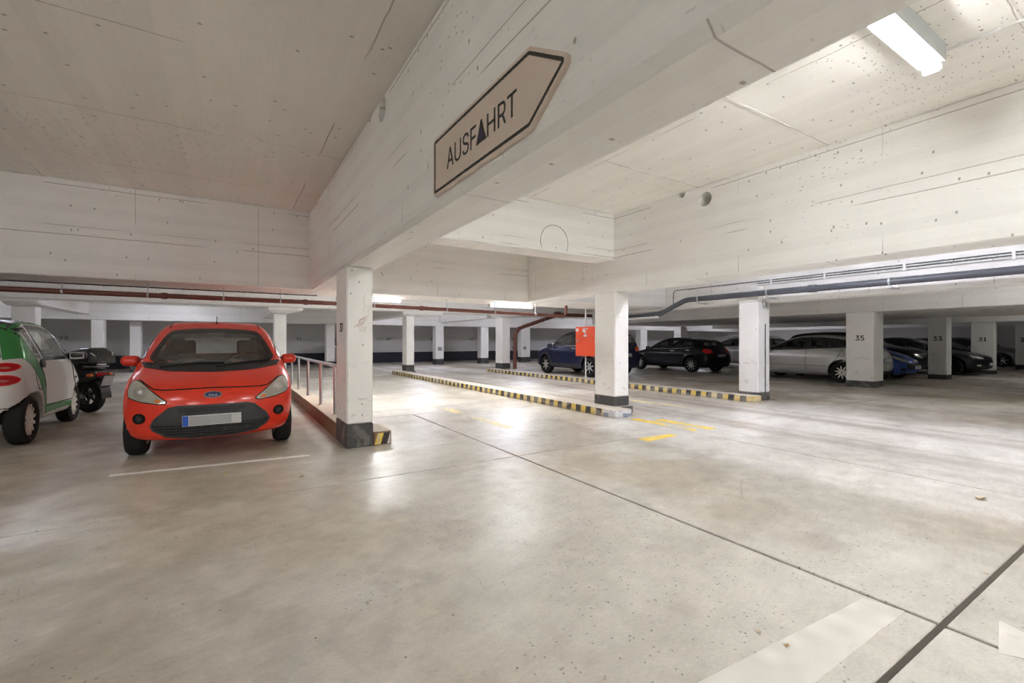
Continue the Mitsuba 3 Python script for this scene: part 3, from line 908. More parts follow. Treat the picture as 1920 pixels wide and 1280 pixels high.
# handrail
hr = thing("handrail", "steel tube handrail on posts between the red car and pillar 37", "handrail")
part(hr, "top_rail", tube([[1.30, 6.09, 0.90], [1.30, 12.3, 0.90], [1.30, 12.36, 0.86]], 0.026, 14), "steel", 40)
for y in (6.95, 8.15, 9.6, 11.0, 12.3):
    k = part(hr, "post", tube([[1.30, y, 0.2], [1.30, y, 0.885]], 0.024, 14), "steel", 40)
    part(k, "base_plate", box(1.255, 1.345, y - 0.045, y + 0.045, 0.2, 0.208, 0.002), "steel")

# ------------------------------------------------------------------ lamps
for i, (x, y, z, d, L, e, tint, lab) in enumerate(LAMPS):
    if e <= 0:
        continue
    key = thing("fluorescent_lamp", lab or "fluorescent batten on the ceiling of the garage, out of sight", "lamp", None if lab else "ceiling battens out of view")
    h = 0.5 * L
    def o(m):
        m = m.copy()
        if d == "y":
            m.apply_transform(trimesh.transformations.rotation_matrix(math.pi / 2, [0, 0, 1]))
        m.apply_translation([x, y, z])
        return m
    near = i == 0
    ztop = 0.139 if near else (0.089 if z > 2.9 else (0.059 if z > 2.5 else 0.03))
    part(key, "housing", o(box(-h, h, -0.082 if near else -0.066, 0.082 if near else 0.066, 0.012, ztop, 0.005)), "zinc" if near else "white_paint")
    half = ellipse(0, 0.012, 0.052, 0.058, 24).intersection(sbox(-1, -1, 1, 0.012))
    df = prism(half, L - 0.05)
    df.vertices = np.stack([df.vertices[:, 2] - h + 0.025, df.vertices[:, 0], df.vertices[:, 1]], 1)
    kd = numbered(key + "__diffuser")
    scene[kd] = mikit.ply(o(df), "m_white_paint", emitter={"type": "area", "radiance": rgb([e * t for t in tint])})
    for sg in (-1, 1):
        part(key, "end_cap", o(box(sg * h - 0.024, sg * h + 0.024, -0.056, 0.056, -0.050, 0.013, 0.012)), "white_paint")

# conduit from the near lamp along the ceiling
k = thing("conduit", "white cable conduit clipped to the ceiling beside the nearest lamp", "conduit")
part(k, "cable", tube([[4.50, 1.24, 3.40], [4.555, 1.20, 3.425], [4.575, 1.12, 3.432], [4.575, -3.0, 3.432]], 0.009, 8), "white_paint", 40)
for y in (1.10, 0.90, 0.62, 0.2):
    part(k, "clip", box(4.56, 4.59, y - 0.012, y + 0.012, 3.42, 3.449, 0.003), "white_paint")

# ------------------------------------------------------------------ sign
sg_ = thing("arrow_sign", "pale arrow-shaped exit sign reading AUSFAHRT on the deep beam", "sign")
pts = [(-2.80, 2.19), (-2.80, 2.562), (-1.69, 2.562), (-1.60, 2.54), (-1.385, 2.385), (-1.60, 2.205), (-1.69, 2.19)]
outer = Polygon([(-2.80, 2.19), (-2.80, 2.562), (-1.675, 2.562), (-1.385, 2.376), (-1.675, 2.19)]).buffer(-0.035).buffer(0.035)
part(sg_, "plate", move(prism(outer, 0.022), ON_MINUS_X, [1.1565, 0, 0]), "sign_face")
mid, inn = outer.buffer(-0.018), outer.buffer(-0.034, join_style=2)
part(sg_, "border", move(prism(mid.difference(inn), 0.003), ON_MINUS_X, [1.136, 0, 0]), "black_paint")
hh, width = 0.118, 0.80
tx = meshkit.text_mesh("AUSFAHRT", hh, 0.003, bold=False)
w = tx.bounds[1][0]
pre = meshkit.text_mesh("AUSF", hh, 0.003).bounds[1][0]
aw = meshkit.text_mesh("AUSFA", hh, 0.003).bounds[1][0]
s_ = width / w
tx.vertices[:, 0] *= s_
part(sg_, "lettering", move(tx, ON_MINUS_X, [1.136, 2.585, 2.308]), "black_paint")
tri = Polygon([(pre * s_ + 0.004, 0.0), (aw * s_ + 0.010, 0.0), (0.5 * (pre + aw) * s_ + 0.006, hh)])
part(sg_, "letter_patch", move(prism(tri, 0.004), ON_MINUS_X, [1.136, 2.585, 2.308]), "black_paint")
part(sg_, "letter_patch", move(prism(tri.buffer(-0.014), 0.005), ON_MINUS_X, [1.136, 2.585, 2.308]), "blue_black", label="dark blue triangle filling the second letter A")

# ------------------------------------------------------------------ pipes and cables
bp = thing("drain_pipe", "long rust-brown drain pipe hung under the wide cross beam", "pipe")
ps = [[-13.9, 8.78, 1.985], [1.6, 8.78, 1.945], [6.95, 8.82, 1.872], [7.03, 8.82, 1.90], [7.05, 8.82, 2.135]]
part(bp, "pipe", tube(ps, 0.038, 14), "brown_pipe", 40)
def zpipe(x):
    return float(np.interp(x, [p[0] for p in ps[:3]], [p[2] for p in ps[:3]]))
for x in (-4.6, -3.3, -2.0, -1.05, -0.08, 0.75, 2.35, 3.85, 5.0, 6.1):
    part(bp, "hanger", cat([tube([[x, 8.78, 2.129], [x, 8.78, zpipe(x)]], 0.008, 6), tube([[x - 0.012, 8.78, zpipe(x)], [x + 0.012, 8.78, zpipe(x)]], 0.043, 14)]), "zinc", 40)
for x in (-0.85, 1.15, 3.30):
    part(bp, "collar", tube([[x - 0.035, 8.78, zpipe(x)], [x + 0.035, 8.78, zpipe(x)]], 0.049, 14), "brown_pipe", 40)
dp = thing("downpipe", "brown downpipe slanting from the far beam to the floor beside its pillar", "pipe")
part(dp, "pipe", tube([[24.0, 16.83, 2.50], [13.0, 16.83, 2.50], [10.75, 16.3, 1.90], [10.42, 16.2, 1.80], [10.22, 16.2, 1.55], [10.20, 16.2, 0.10]], 0.078, 16), "brown_pipe", 40)
for z in (1.35, 0.98, 0.62):
    part(dp, "collar", tube([[10.2, 16.2, z - 0.05], [10.2, 16.2, z + 0.05]], 0.092, 16), "brown_pipe", 40)
for x in (12.9, 14.2, 15.6):
    part(dp, "hanger", tube([[x, 16.83, 2.72], [x, 16.83, 2.5]], 0.012, 6), "zinc", 40)
part(dp, "junction", move(rbox(0.34, 0.22, 0.22, 0.07), t=[12.95, 16.83, 2.52]), "brown_pipe", 50)

gp = thing("grey_pipe", "dark grey pipe running along the right-hand beam and kinking down", "pipe")
part(gp, "pipe", tube([[9.30, Y0 + 0.1, 2.235], [9.30, 7.0, 2.245], [9.30, 7.12, 2.225], [9.30, 7.80, 1.965], [9.30, 7.92, 1.935], [9.30, 8.95, 1.91], [9.30, 9.12, 1.93], [9.30, 9.2, 2.0], [9.30, 9.2, 2.135]], 0.060, 18), "grey_pipe", 40)
for y in (-3.4, 1.42, 1.5, 4.28, -0.9):
    part(gp, "coupling", tube([[9.30, y - 0.07, 2.245], [9.30, y + 0.07, 2.245]], 0.071, 18), "grey_pipe", 40)
for y in (-2.0, 0.55, 3.10, 5.12, 6.72):
    part(gp, "bracket", cat([tube([[9.30, y - 0.014, 2.245], [9.30, y + 0.014, 2.245]], 0.068, 16), box(9.27, 9.60, y - 0.03, y + 0.03, 2.13, 2.155, 0.003), box(9.285, 9.315, y - 0.012, y + 0.012, 2.15, 2.19, 0.003)]), "zinc", 30)
pp = thing("pale_pipe", "pale conduit below the grey pipe, seen right of the kerb pillar", "pipe")
part(pp, "pipe", tube([[9.12, 7.75, 1.86], [9.12, 9.2, 1.845], [9.12, 9.28, 1.87], [9.12, 9.3, 2.135]], 0.030, 12), "pale_pipe", 40)
cb = thing("cable_run", "three thin cables clipped along the face of the right-hand beam", "cable")
for z, y1 in ((2.535, 7.6), (2.492, 5.5), (2.444, 5.5)):
    part(cb, "cable", tube([[9.588, Y0 + 0.2, z], [9.588, y1, z]] + ([[9.588, 7.66, z - 0.05], [9.588, 7.66, 2.10]] if y1 > 6 else []), 0.009, 6), "grey_pipe" if z != 2.444 else "zinc", 40)
for y in (-1.0, 0.4, 1.75, 3.0, 4.2, 5.2):
    part(cb, "clip", box(9.575, 9.60, y - 0.02, y + 0.02, 2.43, 2.55, 0.003), "white_paint")
ct = thing("ceiling_cable", "thin dark cable strung under the wide cross beam above the brown pipe", "cable")
put(ct, tube([[-13.8, 9.30, 2.118], [1.35, 9.30, 2.118], [1.40, 9.25, 2.115]], 0.009, 6), "grey_pipe", 40)
vc = thing("pillar_cable", "vertical cable on the front of the pillar with cables", "cable")
put(vc, tube([[9.66, 5.362, 0.12], [9.66, 5.362, 1.62]], 0.010, 6), "grey_pipe", 40)
vb = thing("junction_box", "small grey junction box high on the pillar with cables", "junction box")
put(vb, box(9.56, 9.68, 5.315, 5.37, 1.98, 2.10, 0.008), "zinc")

# ------------------------------------------------------------------ hydrant cabinet on its pole
hc = thing("hydrant_cabinet", "red wall hydrant cabinet on white poles, half hidden by the kerb pillar", "cabinet")
part(hc, "case", box(9.16, 9.34, 9.85, 11.0, 0.80, 1.70, 0.012), "red_paint")
dk = part(hc, "door", box(9.146, 9.162, 9.89, 10.965, 0.835, 1.665, 0.006), "red_paint")
part(dk, "lock", box(9.135, 9.148, 10.86, 10.91, 1.24, 1.31, 0.004), "zinc")
# pictograms: a white square, a reel sign, a small plate
for (u0, u1, z0, z1) in ((10.83, 10.95, 1.56, 1.65), (10.45, 10.60, 1.40, 1.44)):
    part(dk, "sticker", box(9.1435, 9.1465, u0, u1, z0, z1), "white_paint")
pic = [box(9.1435, 9.1465, 10.55, 10.64, 1.53, 1.62), box(9.1435, 9.1465, 10.50, 10.545, 1.44, 1.60), box(9.1435, 9.1465, 10.42, 10.47, 1.60, 1.66), box(9.1435, 9.1465, 10.48, 10.64, 1.635, 1.655)]
part(dk, "pictogram", cat(pic), "white_paint")
for y in (10.78, 9.95):
    part(hc, "pole", tube([[9.39, y, 0.122], [9.39, y, 2.6]], 0.026, 12), "white_paint", 40)

# ------------------------------------------------------------------ floor markings
def ground_point(px, py):
    z = 853.0 * CAM_Z / (py - 640.0)
    r = z * (px - 960.0) / 853.0
    return (z * math.sin(YAW) + r * math.cos(YAW), z * math.cos(YAW) - r * math.sin(YAW))


def marking(poly, m, label):
    key = thing("floor_marking", label, "floor marking", None, "thing")
    put(key, move(prism(poly, 0.0016), None, [0, 0, 0.0002]), m)


marking(Polygon([(3.30, 8.6), (3.52, 8.6), (3.52, 5.6), (3.38, 5.6)]), "faint_yellow", "faded yellow lane line on the near side of the striped kerb")
marking(Polygon([(5.46, 5.22), (5.62, 5.22), (5.66, 4.1), (5.50, 4.05)]), "yellow_line", "worn yellow stroke along the thin floor joint past the near kerb")
marking(Polygon([(5.72, 4.95), (5.92, 4.95), (5.95, 4.0), (5.76, 4.0)]), "yellow_line", "yellow floor line just right of the near kerb's end")
marking(Polygon([(4.45, 4.12), (5.05, 4.10), (5.05, 3.97), (4.45, 3.93)]), "yellow_line", "short pale yellow dash in front of the near kerb")
marking(Polygon([(7.16, 7.2), (7.30, 7.2), (7.50, 5.3), (7.36, 5.3)]), "faint_yellow", "faint yellow line between the two striped kerbs")
marking(Polygon([(-0.95, 5.62), (0.75, 5.46), (0.75, 5.38), (-0.95, 5.54)]), "pale_line", "worn white bay line in front of the red car")
marking(Polygon([(1.40, 1.06), (1.80, 0.83), (2.66, 0.83), (2.62, 0.98)]), "pale_line", "broad worn white stripe at the lower right of the floor")
marking(Polygon([(2.62, 0.52), (2.93, 0.58), (2.86, 0.40), (2.70, 0.40)]), "pale_line", "small white arrowhead patch at the lower right corner")

# scribble on pillar 37
def scribble(pts, r=0.0016):
    return tube([[x, 5.5035, z] for x, z in pts], r, 4)
ms = []
for q in range(5):
    r0 = 0.02 + 0.014 * q
    ms.append(scribble([(1.335 + r0 * math.cos(t) * (1 + 0.3 * math.sin(3 * t + q)), 1.49 + 0.9 * r0 * math.sin(t + 0.3 * q)) for t in np.linspace(0, 5.2, 22)]))
ms.append(scribble([(1.345, 1.60), (1.36, 1.68), (1.35, 1.76), (1.37, 1.80)]))
ms.append(scribble([(1.38, 1.66), (1.41, 1.68), (1.43, 1.66), (1.40, 1.63)]))
for a in (-0.04, -0.01, 0.03, 0.05):
    ms.append(scribble([(1.335 + a, 1.43), (1.335 + 0.5 * a, 1.37)]))
part(P37, "scribble", cat(ms), "faint_pen", label="faint pen scribble")
for x, z in ((1.33, 0.42 + 0.09), (1.335, 0.38), (1.30, 1.95)):
    part(P37, "chip", lathe([(0.0, 0.0), (0.011, 0.0), (0.008, 0.003), (0.0, 0.003)], "y", 8).apply_translation([x, 5.505, z]), "grey_print")

# ------------------------------------------------------------------ dry leaves and bits on the floor
def leaf(x, y, size, m, label, group):
    key = thing("leaf", label, "leaf", group)
    a = rng.uniform(0, 6.28)
    n = 9
    t = np.linspace(0, 1, n)
    wd = 0.34 * np.sin(np.pi * t) ** 0.8 * (1 + 0.35 * np.sin(11 * t + a))
    mid = np.stack([t - 0.5, 0.06 * np.sin(3 * t), 0.10 + 0.10 * np.sin(2 * np.pi * t + a)], 1)
    lft = mid + np.stack([0 * t, wd, 0.16 * wd + 0.02], 1)
    rgt = mid + np.stack([0 * t, -wd, 0.30 * wd + 0.02], 1)
    v = np.vstack([lft, mid, rgt]) * size
    f = []
    for i in range(n - 1):
        for r in (0, 1):
            p, q = r * n + i, (r + 1) * n + i
            f += [(p, q, q + 1), (p, q + 1, p + 1)]
    v[:, 2] -= v[:, 2].min() - 0.002
    c, s = math.cos(a), math.sin(a)
    v[:, :2] = v[:, :2] @ np.array([[c, s], [-s, c]])
    put(key, trimesh.Trimesh(v + [x, y, 0], np.array(f), process=False), m, True)


for i, (px, py, sz) in enumerate(((878, 730, .10), (908, 738, .09), (955, 748, .08), (982, 753, .11), (995, 757, .10), (1003, 760, .07), (1022, 760, .08), (790, 712, .09), (805, 716, .09), (1076, 771, .06))):
    x, y = ground_point(px, py)
    leaf(min(x, 5.25), y, sz, "leaf_pale" if i % 2 else "leaf", "dry curled leaf lying along the foot of the near striped kerb", "leaves along the near kerb")
for i, (y, dx) in enumerate(((5.6, .1), (5.9, .07), (6.2, .16), (6.6, .08), (7.0, .1), (7.5, .2), (8.1, .08), (8.8, .1))):
    leaf(9.03 - dx, y, 0.08, "leaf" if i % 2 else "leaf_pale", "dry leaf at the foot of the second striped kerb", "leaves along the second kerb")
for i, (px, py, sz, m, lab) in enumerate(((1188, 780, .07, "leaf", "small brown leaf at the end of the near striped kerb"), (1840, 936, .10, "leaf_pale", "pale leaf alone on the floor at the far right"), (424, 890, .035, "leaf_yellow", "tiny yellow leaf in front of the red car"),
                                     (565, 895, .06, "leaf", "brown leaf on the floor between the red car and pillar 37"), (1423, 1185, .028, "leaf_pale", "pale leaf scrap on the near floor, left of the wide white stripe"), (1476, 1212, .03, "leaf", "brown leaf scrap lying on the wide white stripe"),
                                     (1850, 1076, .030, "leaf_pale", "pale leaf scrap beside the wide floor joint"), (1812, 1122, .016, "leaf", "leaf crumb in the wide floor joint"), (1450, 748, .16, "leaf_pale", "pale leaf right of the pillar with cables"),
                                     (1655, 727, .14, "leaf_pale", "pale scrap at the foot of pillar 35"))):
    x, y = ground_point(px, py)
    leaf(x, y, sz, m, lab, None)
# ---- red hatchback (three-door, seen head-on)
def red_car():
    P = [(1.60, 0.20), (1.77, 0.235), (1.81, 0.36), (1.81, 0.52), (1.785, 0.66), (1.70, 0.775), (1.40, 0.905), (1.10, 0.985), (0.98, 1.025), (0.62, 1.215), (0.25, 1.40), (0.02, 1.462), (-0.35, 1.495), (-0.9, 1.47),
         (-1.42, 1.395), (-1.58, 1.31), (-1.72, 1.02), (-1.80, 0.86), (-1.81, 0.55), (-1.76, 0.28), (-1.55, 0.20)]
    P = [(x, z + 0.04 * max(0, min(1, (z - 1.0) / 0.45))) for x, z in P]
    b = Body(P, 3.62, 1.63, 1.53, (1.09, -1.21), 0.288, 0.93, bow=(0.42, 0.16), crown=0.045, round_=0.13, taper=(0.07, 0.06), cell=0.024, flare=0.006, arch=0.045,
             sec=[0.84, 0.88, 0.955, 0.99, 1.0, 0.96, 0.835, 0.60])
    c = Car(b, (-0.15, 5.76 + 1.81), (0, -1), "bright red small hatchback facing us, in the bay left of pillar 37", "car_red")
    ws = Polygon(chaikin([(-0.665, 1.005), (-0.30, 0.975), (0, 0.968), (0.30, 0.975), (0.665, 1.005), (0.60, 1.17), (0.505, 1.365), (0.40, 1.405), (0, 1.425), (-0.40, 1.405), (-0.505, 1.365), (-0.60, 1.17)], 2))
    k = c.glass("windscreen", soft(ws, 0.02), "front", 0.035)
    c.glass("rear_window", soft(Polygon([(-0.57, 1.00), (0.57, 1.00), (0.50, 1.36), (-0.50, 1.36)]), 0.04), "rear", 0.035)
    for sd in ("left", "right"):
        for g in side_windows(b, [(-1.45, 1.08), (0.85, 0.98)], -1.25, 0.74, 0.085, [(-0.42, 0.035, 0.05)]):
            c.glass("side_window", g, sd, 0.03)
    c.body()
    # cowl, wipers
    c.pan("cowl", Polygon([(-0.715, 1.01), (0, 0.972), (0.715, 1.01), (0.67, 0.955), (0.42, 0.918), (0, 0.905), (-0.42, 0.918), (-0.67, 0.955)]), "front", "plastic", 0.007, step=0.025)
    for y0, y1, z1 in ((0.02, 0.60, 1.012), (-0.52, 0.10, 0.985)):
        p, n = b.cast(np.array([(y0, 0.95), (0.5 * (y0 + y1), 0.985), (y1, z1)]), "front")
        c.add("wiper", tube(p + 0.018 * n, 0.011, 8), "plastic", 40)
    # bonnet edge, bumper seam
    c.pan("bonnet_seam", stroke([(-0.67, 0.838), (-0.60, 0.795), (-0.52, 0.748), (-0.44, 0.742), (0, 0.755), (0.44, 0.742), (0.52, 0.748), (0.60, 0.795), (0.67, 0.838)], 0.0045), "front", "seam", 0.0015, step=0.02)
    # headlights: swept-back almond lenses
    for sg in (-1, 1):
        L2 = [(0.385, 0.612), (0.47, 0.675), (0.56, 0.745), (0.64, 0.805), (0.70, 0.830), (0.742, 0.805), (0.752, 0.73), (0.735, 0.665), (0.62, 0.625), (0.47, 0.605)]
        g = soft(Polygon([(sg * a, z) for a, z in L2]), 0.012)
        c.pan("headlight_gap", g.buffer(0.008), "front", "seam", 0.002, step=0.025)
        k = c.pan("headlight", g, "front", "lamp_lens", 0.006, step=0.02)
        c.pan("reflector", ellipse(sg * 0.630, 0.715, 0.070, 0.062), "front", "lamp_bowl", 0.009, k, 0.012)
        c.pan("bulb_ring", ellipse(sg * 0.630, 0.715, 0.070, 0.062).difference(ellipse(sg * 0.630, 0.715, 0.056, 0.049)), "front", "lamp_lens", 0.013, k, 0.010)
        c.pan("bulb", ellipse(sg * 0.630, 0.718, 0.018, 0.018), "front", "white_paint", 0.016, k, 0.008)
        c.pan("indicator", ellipse(sg * 0.475, 0.632, 0.026, 0.020), "front", "amber", 0.010, k, 0.008)
        # round fog lamp recess
        k = c.pan("fog_lamp", ellipse(sg * 0.635, 0.455, 0.052, 0.052), "front", "plastic", 0.006, step=0.012)
        c.pan("fog_lamp_rim", ellipse(sg * 0.635, 0.455, 0.052, 0.052).difference(ellipse(sg * 0.635, 0.455, 0.040, 0.040)), "front", "seam", 0.012, k, 0.012)
        for a in range(3):
            t = math.pi * a / 3
            c.pan("fog_lamp_bar", stroke([(sg * 0.635 - 0.034 * math.cos(t), 0.455 - 0.034 * math.sin(t)), (sg * 0.635 + 0.034 * math.cos(t), 0.455 + 0.034 * math.sin(t))], 0.005), "front", "grey_plastic", 0.010, k, 0.012)
        c.mirror(0.60, 1.02, sg, "car_red", 0.86, 0.085)
    # grille: wide mouth with slats, plate holder and mesh
    mouth = soft(Polygon([(-0.30, 0.585), (-0.38, 0.565), (-0.50, 0.455), (-0.535, 0.385), (-0.515, 0.335), (-0.40, 0.270), (-0.2, 0.250), (0.2, 0.250), (0.40, 0.270), (0.515, 0.335), (0.535, 0.385), (0.50, 0.455), (0.38, 0.565), (0.30, 0.585)]), 0.015)
    k = c.pan("grille", mouth, "front", "plastic", 0.004, step=0.025)
    c.pan("grille_frame", mouth.difference(mouth.buffer(-0.016)), "front", "grey_plastic", 0.016, k, 0.02)
    c.pan("grille_panel", mouth.buffer(-0.014).intersection(sbox(-1, 0.385, 1, 0.60)).difference(sbox(-0.30, 0.515, 0.30, 0.565)), "front", "grey_plastic", 0.010, k, 0.025)
    for z in (0.525, 0.542, 0.560):
        c.pan("slat", stroke([(-0.30, z), (0.30, z)], 0.004), "front", "grey_plastic", 0.012, k, 0.02)
    for z in (0.283, 0.310, 0.337, 0.365):
        g = stroke([(-0.53, z), (0.53, z)], 0.005).intersection(mouth.buffer(-0.012))
        c.pan("slat", g, "front", "grey_plastic", 0.014, k, 0.02)
    for y in np.linspace(-0.42, 0.42, 9):
        c.pan("mesh_bar", stroke([(y, 0.255), (y, 0.385)], 0.003).intersection(mouth.buffer(-0.012)), "front", "grey_plastic", 0.011, k, 0.015)
    c.plate(1.845, 0.432, label="licence plate with a blue band, its number blurred out")
    c.add("blurred_number", box(1.851, 1.853, -0.20, 0.17, 0.385, 0.478), "plate_blur", False, c.key + "__licence_plate")
    # oval badge with script
    k = c.pan("badge", ellipse(0, 0.683, 0.083, 0.033), "front", "chrome", 0.008, step=0.012, label="dark blue oval maker's badge with white script")
    c.pan("badge_field", ellipse(0, 0.683, 0.074, 0.027), "front", "badge_blue", 0.012, k, 0.010)
    tx = meshkit.text_mesh("Ford", 0.026, 0.003)
    w = tx.bounds[1][0] - tx.bounds[0][0]
    M = np.array([[0, 0, 1.0], [1, 0, 0], [0, 1, 0]])
    sl = tx.copy()
    sl.vertices[:, 0] += 0.25 * sl.vertices[:, 1]
    p, _ = b.cast(np.array([(0.0, 0.682)]), "front")
    tm = move(sl, M, [p[0][0] + 0.011, -w / 2 - 0.004, 0.670])
    # follow the curve of the nose
    tm.vertices[:, 0] = [q[0] for q in b.cast(tm.vertices[:, 1:], "front")[0]] + np.where(tm.vertices[:, 0] > p[0][0] + 0.0125, 0.016, 0.010)
    c.add("badge_lettering", tm, "white_paint", False, k)
    # doors, roof aerial, roof seams, wheels
    for sd in ("left", "right"):
        c.pan("door_seam", stroke([(0.80, 0.94), (0.78, 0.40), (0.66, 0.27), (-0.40, 0.27), (-0.52, 0.55), (-0.50, 0.98)], 0.005), sd, "seam", 0.0015)
        c.pan("door_handle", soft(stroke([(-0.36, 0.84), (-0.20, 0.845)], 0.018), 0.005), sd, "car_red", 0.022, step=0.02)
    for sg in (-1, 1):
        c.pan("roof_seam", stroke([(0.20, sg * 0.50), (-1.3, sg * 0.49)], 0.006), "top", "seam", 0.002)
    base = lathe([(0.0, 0.0), (0.03, 0.0), (0.022, 0.02), (0.012, 0.04), (0.010, 0.06), (0.0, 0.065)], "z", 14)
    k = c.add("aerial", move(base, t=[0.0, 0, 1.46]), "plastic", 40)
    c.add("aerial_rod", tube([[0.0, 0, 1.50], [-0.09, 0, 1.60]], 0.004, 6), "plastic", 40, k)
    for x in (1.09, -1.21):
        for sg in (-1, 1):
            c.wheel(x, sg, 0.288, 0.185, 0.18, 7)
    # tail lamps (seen through nothing, but part of the car)
    for sg in (-1, 1):
        c.pan("tail_light", soft(Polygon([(sg * 0.56, 0.95), (sg * 0.70, 0.95), (sg * 0.62, 1.22), (sg * 0.52, 1.22)]), 0.02), "rear", "red_lens", 0.005)
    c.seats(-0.05, True, 0.38)
    c.add("room_mirror", move(rbox(0.03, 0.20, 0.055, 0.012), t=[0.22, 0, 1.335]), "cabin_grey", 40)
    return c


red_car()
# ---- white and green two-seater, seen from its right rear corner
def small_car():
    P = [(1.16, 0.20), (1.30, 0.26), (1.345, 0.42), (1.33, 0.66), (1.24, 0.82), (1.05, 0.95), (0.90, 1.06), (0.56, 1.33), (0.28, 1.48), (0.0, 1.53), (-0.5, 1.54), (-0.86, 1.51), (-1.03, 1.44), (-1.15, 1.22),
         (-1.235, 1.02), (-1.30, 0.86), (-1.345, 0.68), (-1.345, 0.42), (-1.27, 0.24), (-1.1, 0.20)]
    b = Body(P, 2.695, 1.56, 1.54, (0.945, -0.922), 0.292, 0.96, bow=(0.22, 0.20), crown=0.04, round_=0.12, taper=(0.08, 0.10), cell=0.024, flare=0.028, arch=0.035,
             sec=[0.88, 0.92, 0.965, 0.99, 1.0, 0.97, 0.87, 0.68])
    c = Car(b, (-2.83, 8.80), (0, 1), "white two-seat small car with green roof frame, cut by the left edge of the photo", "car_white")
    rw = soft(Polygon([(-0.565, 1.04), (0.565, 1.04), (0.52, 1.25), (0.46, 1.44), (-0.46, 1.44), (-0.52, 1.25)]), 0.03)
    c.glass("rear_window", rw, "rear", 0.05, "privacy_glass")
    c.glass("windscreen", soft(Polygon([(-0.62, 1.06), (0.62, 1.06), (0.50, 1.44), (-0.50, 1.44)]), 0.04), "front", 0.04)
    door = soft(Polygon([(-0.42, 1.00), (0.80, 0.985), (0.66, 1.12), (0.44, 1.29), (0.22, 1.41), (-0.10, 1.455), (-0.62, 1.455)]), 0.02)
    quarter = soft(Polygon([(-0.52, 1.03), (-0.70, 1.43), (-0.98, 1.40), (-0.76, 1.06)]), 0.015)
    for sd in ("left", "right"):
        c.glass("side_window", door, sd, 0.035)
        c.glass("quarter_window", quarter, sd, 0.02)
    c.body()
    for sd in ("left", "right"):
        cell = Polygon([(-1.08, 1.08), (-1.00, 1.36), (-0.95, 1.44), (-0.60, 1.49), (0.02, 1.485), (0.28, 1.41), (0.02, 1.47), (-0.62, 1.475), (-0.76, 1.43), (-0.93, 1.405), (-0.70, 1.06), (-0.55, 0.80), (-0.46, 0.55), (-0.44, 0.43), (0.62, 0.36),
                        (0.60, 0.295), (-0.44, 0.30), (-0.575, 0.40), (-0.62, 0.58), (-0.72, 0.76), (-0.90, 0.98)])
        c.pan("roof_frame", cell.buffer(0), sd, "car_green", 0.005, step=0.03, label="green frame panel")
        c.pan("door_seam", stroke([(0.74, 0.98), (0.74, 0.50), (0.66, 0.385), (-0.44, 0.40), (-0.50, 0.72), (-0.62, 0.98)], 0.005), sd, "seam", 0.0055)
        c.pan("door_handle", ellipse(-0.52, 0.965, 0.075, 0.055), sd, "plastic", 0.016, step=0.015)
        c.pan("filler_cap", soft(sbox(-0.82, 0.64, -0.66, 0.87), 0.03).difference(soft(sbox(-0.814, 0.646, -0.666, 0.864), 0.03)), sd, "seam", 0.003, step=0.02)
        c.pan("side_indicator", ellipse(0.82, 0.70, 0.030, 0.018), sd, "plastic", 0.006, step=0.01)
        c.pan("bumper_seam", stroke([(-1.28, 0.47), (-1.21, 0.47)], 0.004), sd, "seam", 0.002)
    for sg in (-1, 1):
        c.pan("roof_frame", Polygon([(sg * 0.572, 1.035), (sg * 0.70, 1.05), (sg * 0.655, 1.25), (sg * 0.58, 1.44), (sg * 0.475, 1.455), (sg * 0.53, 1.25)]), "rear", "car_green", 0.0045, step=0.03, label="green frame panel")
    c.pan("bumper_seam", stroke([(-0.74, 0.47), (0.74, 0.47)], 0.004), "rear", "seam", 0.002)
    for sg in (-1, 1):
        for z, a, bb, mm in ((0.945, 0.105, 0.052, "upper"), (0.795, 0.115, 0.060, "lower")):
            k = c.pan("tail_light", ellipse(sg * 0.60, z, a, bb), "rear", "red_lens", 0.010, step=0.015)
            c.pan("tail_light_rim", ellipse(sg * 0.60, z, a, bb).difference(ellipse(sg * 0.60, z, a - 0.012, bb - 0.010)), "rear", "red_bright", 0.013, k, 0.012)
            c.pan("reflector", ellipse(sg * 0.60, z - 0.008, a * 0.36, bb * 0.24), "rear", "pink_lens", 0.013, k, 0.012)
        c.mirror(0.66, 1.04, sg, "gloss_black", 1.0)
        k = c.pan("headlight", soft(Polygon([(sg * 0.40, 0.70), (sg * 0.66, 0.72), (sg * 0.69, 0.84), (sg * 0.56, 0.86)]), 0.03), "front", "lamp_lens", 0.005)
    c.pan("rear_handle", soft(sbox(-0.14, 0.90, 0.14, 0.94), 0.015), "rear", "car_green", 0.012)
    c.plate(-1.352, 0.62, rear=True)
    for x in (0.945, -0.922):
        for sg in (-1, 1):
            c.wheel(x, sg, 0.290, 0.185, 0.205, 12, "alloy_white", spoke_w=0.046)
    c.pan("roof_panel", soft(Polygon([(0.22, -0.545), (0.22, 0.545), (-0.97, 0.565), (-0.97, -0.565)]), 0.06), "top", "gloss_black", 0.006, step=0.06)
    c.seats(-0.25, True, 0.22, zoff=0.08)
    return c


small_car()


# ---- the other cars
def half_w(b, z):
    return b.W / 2 * float(b.sec(z))


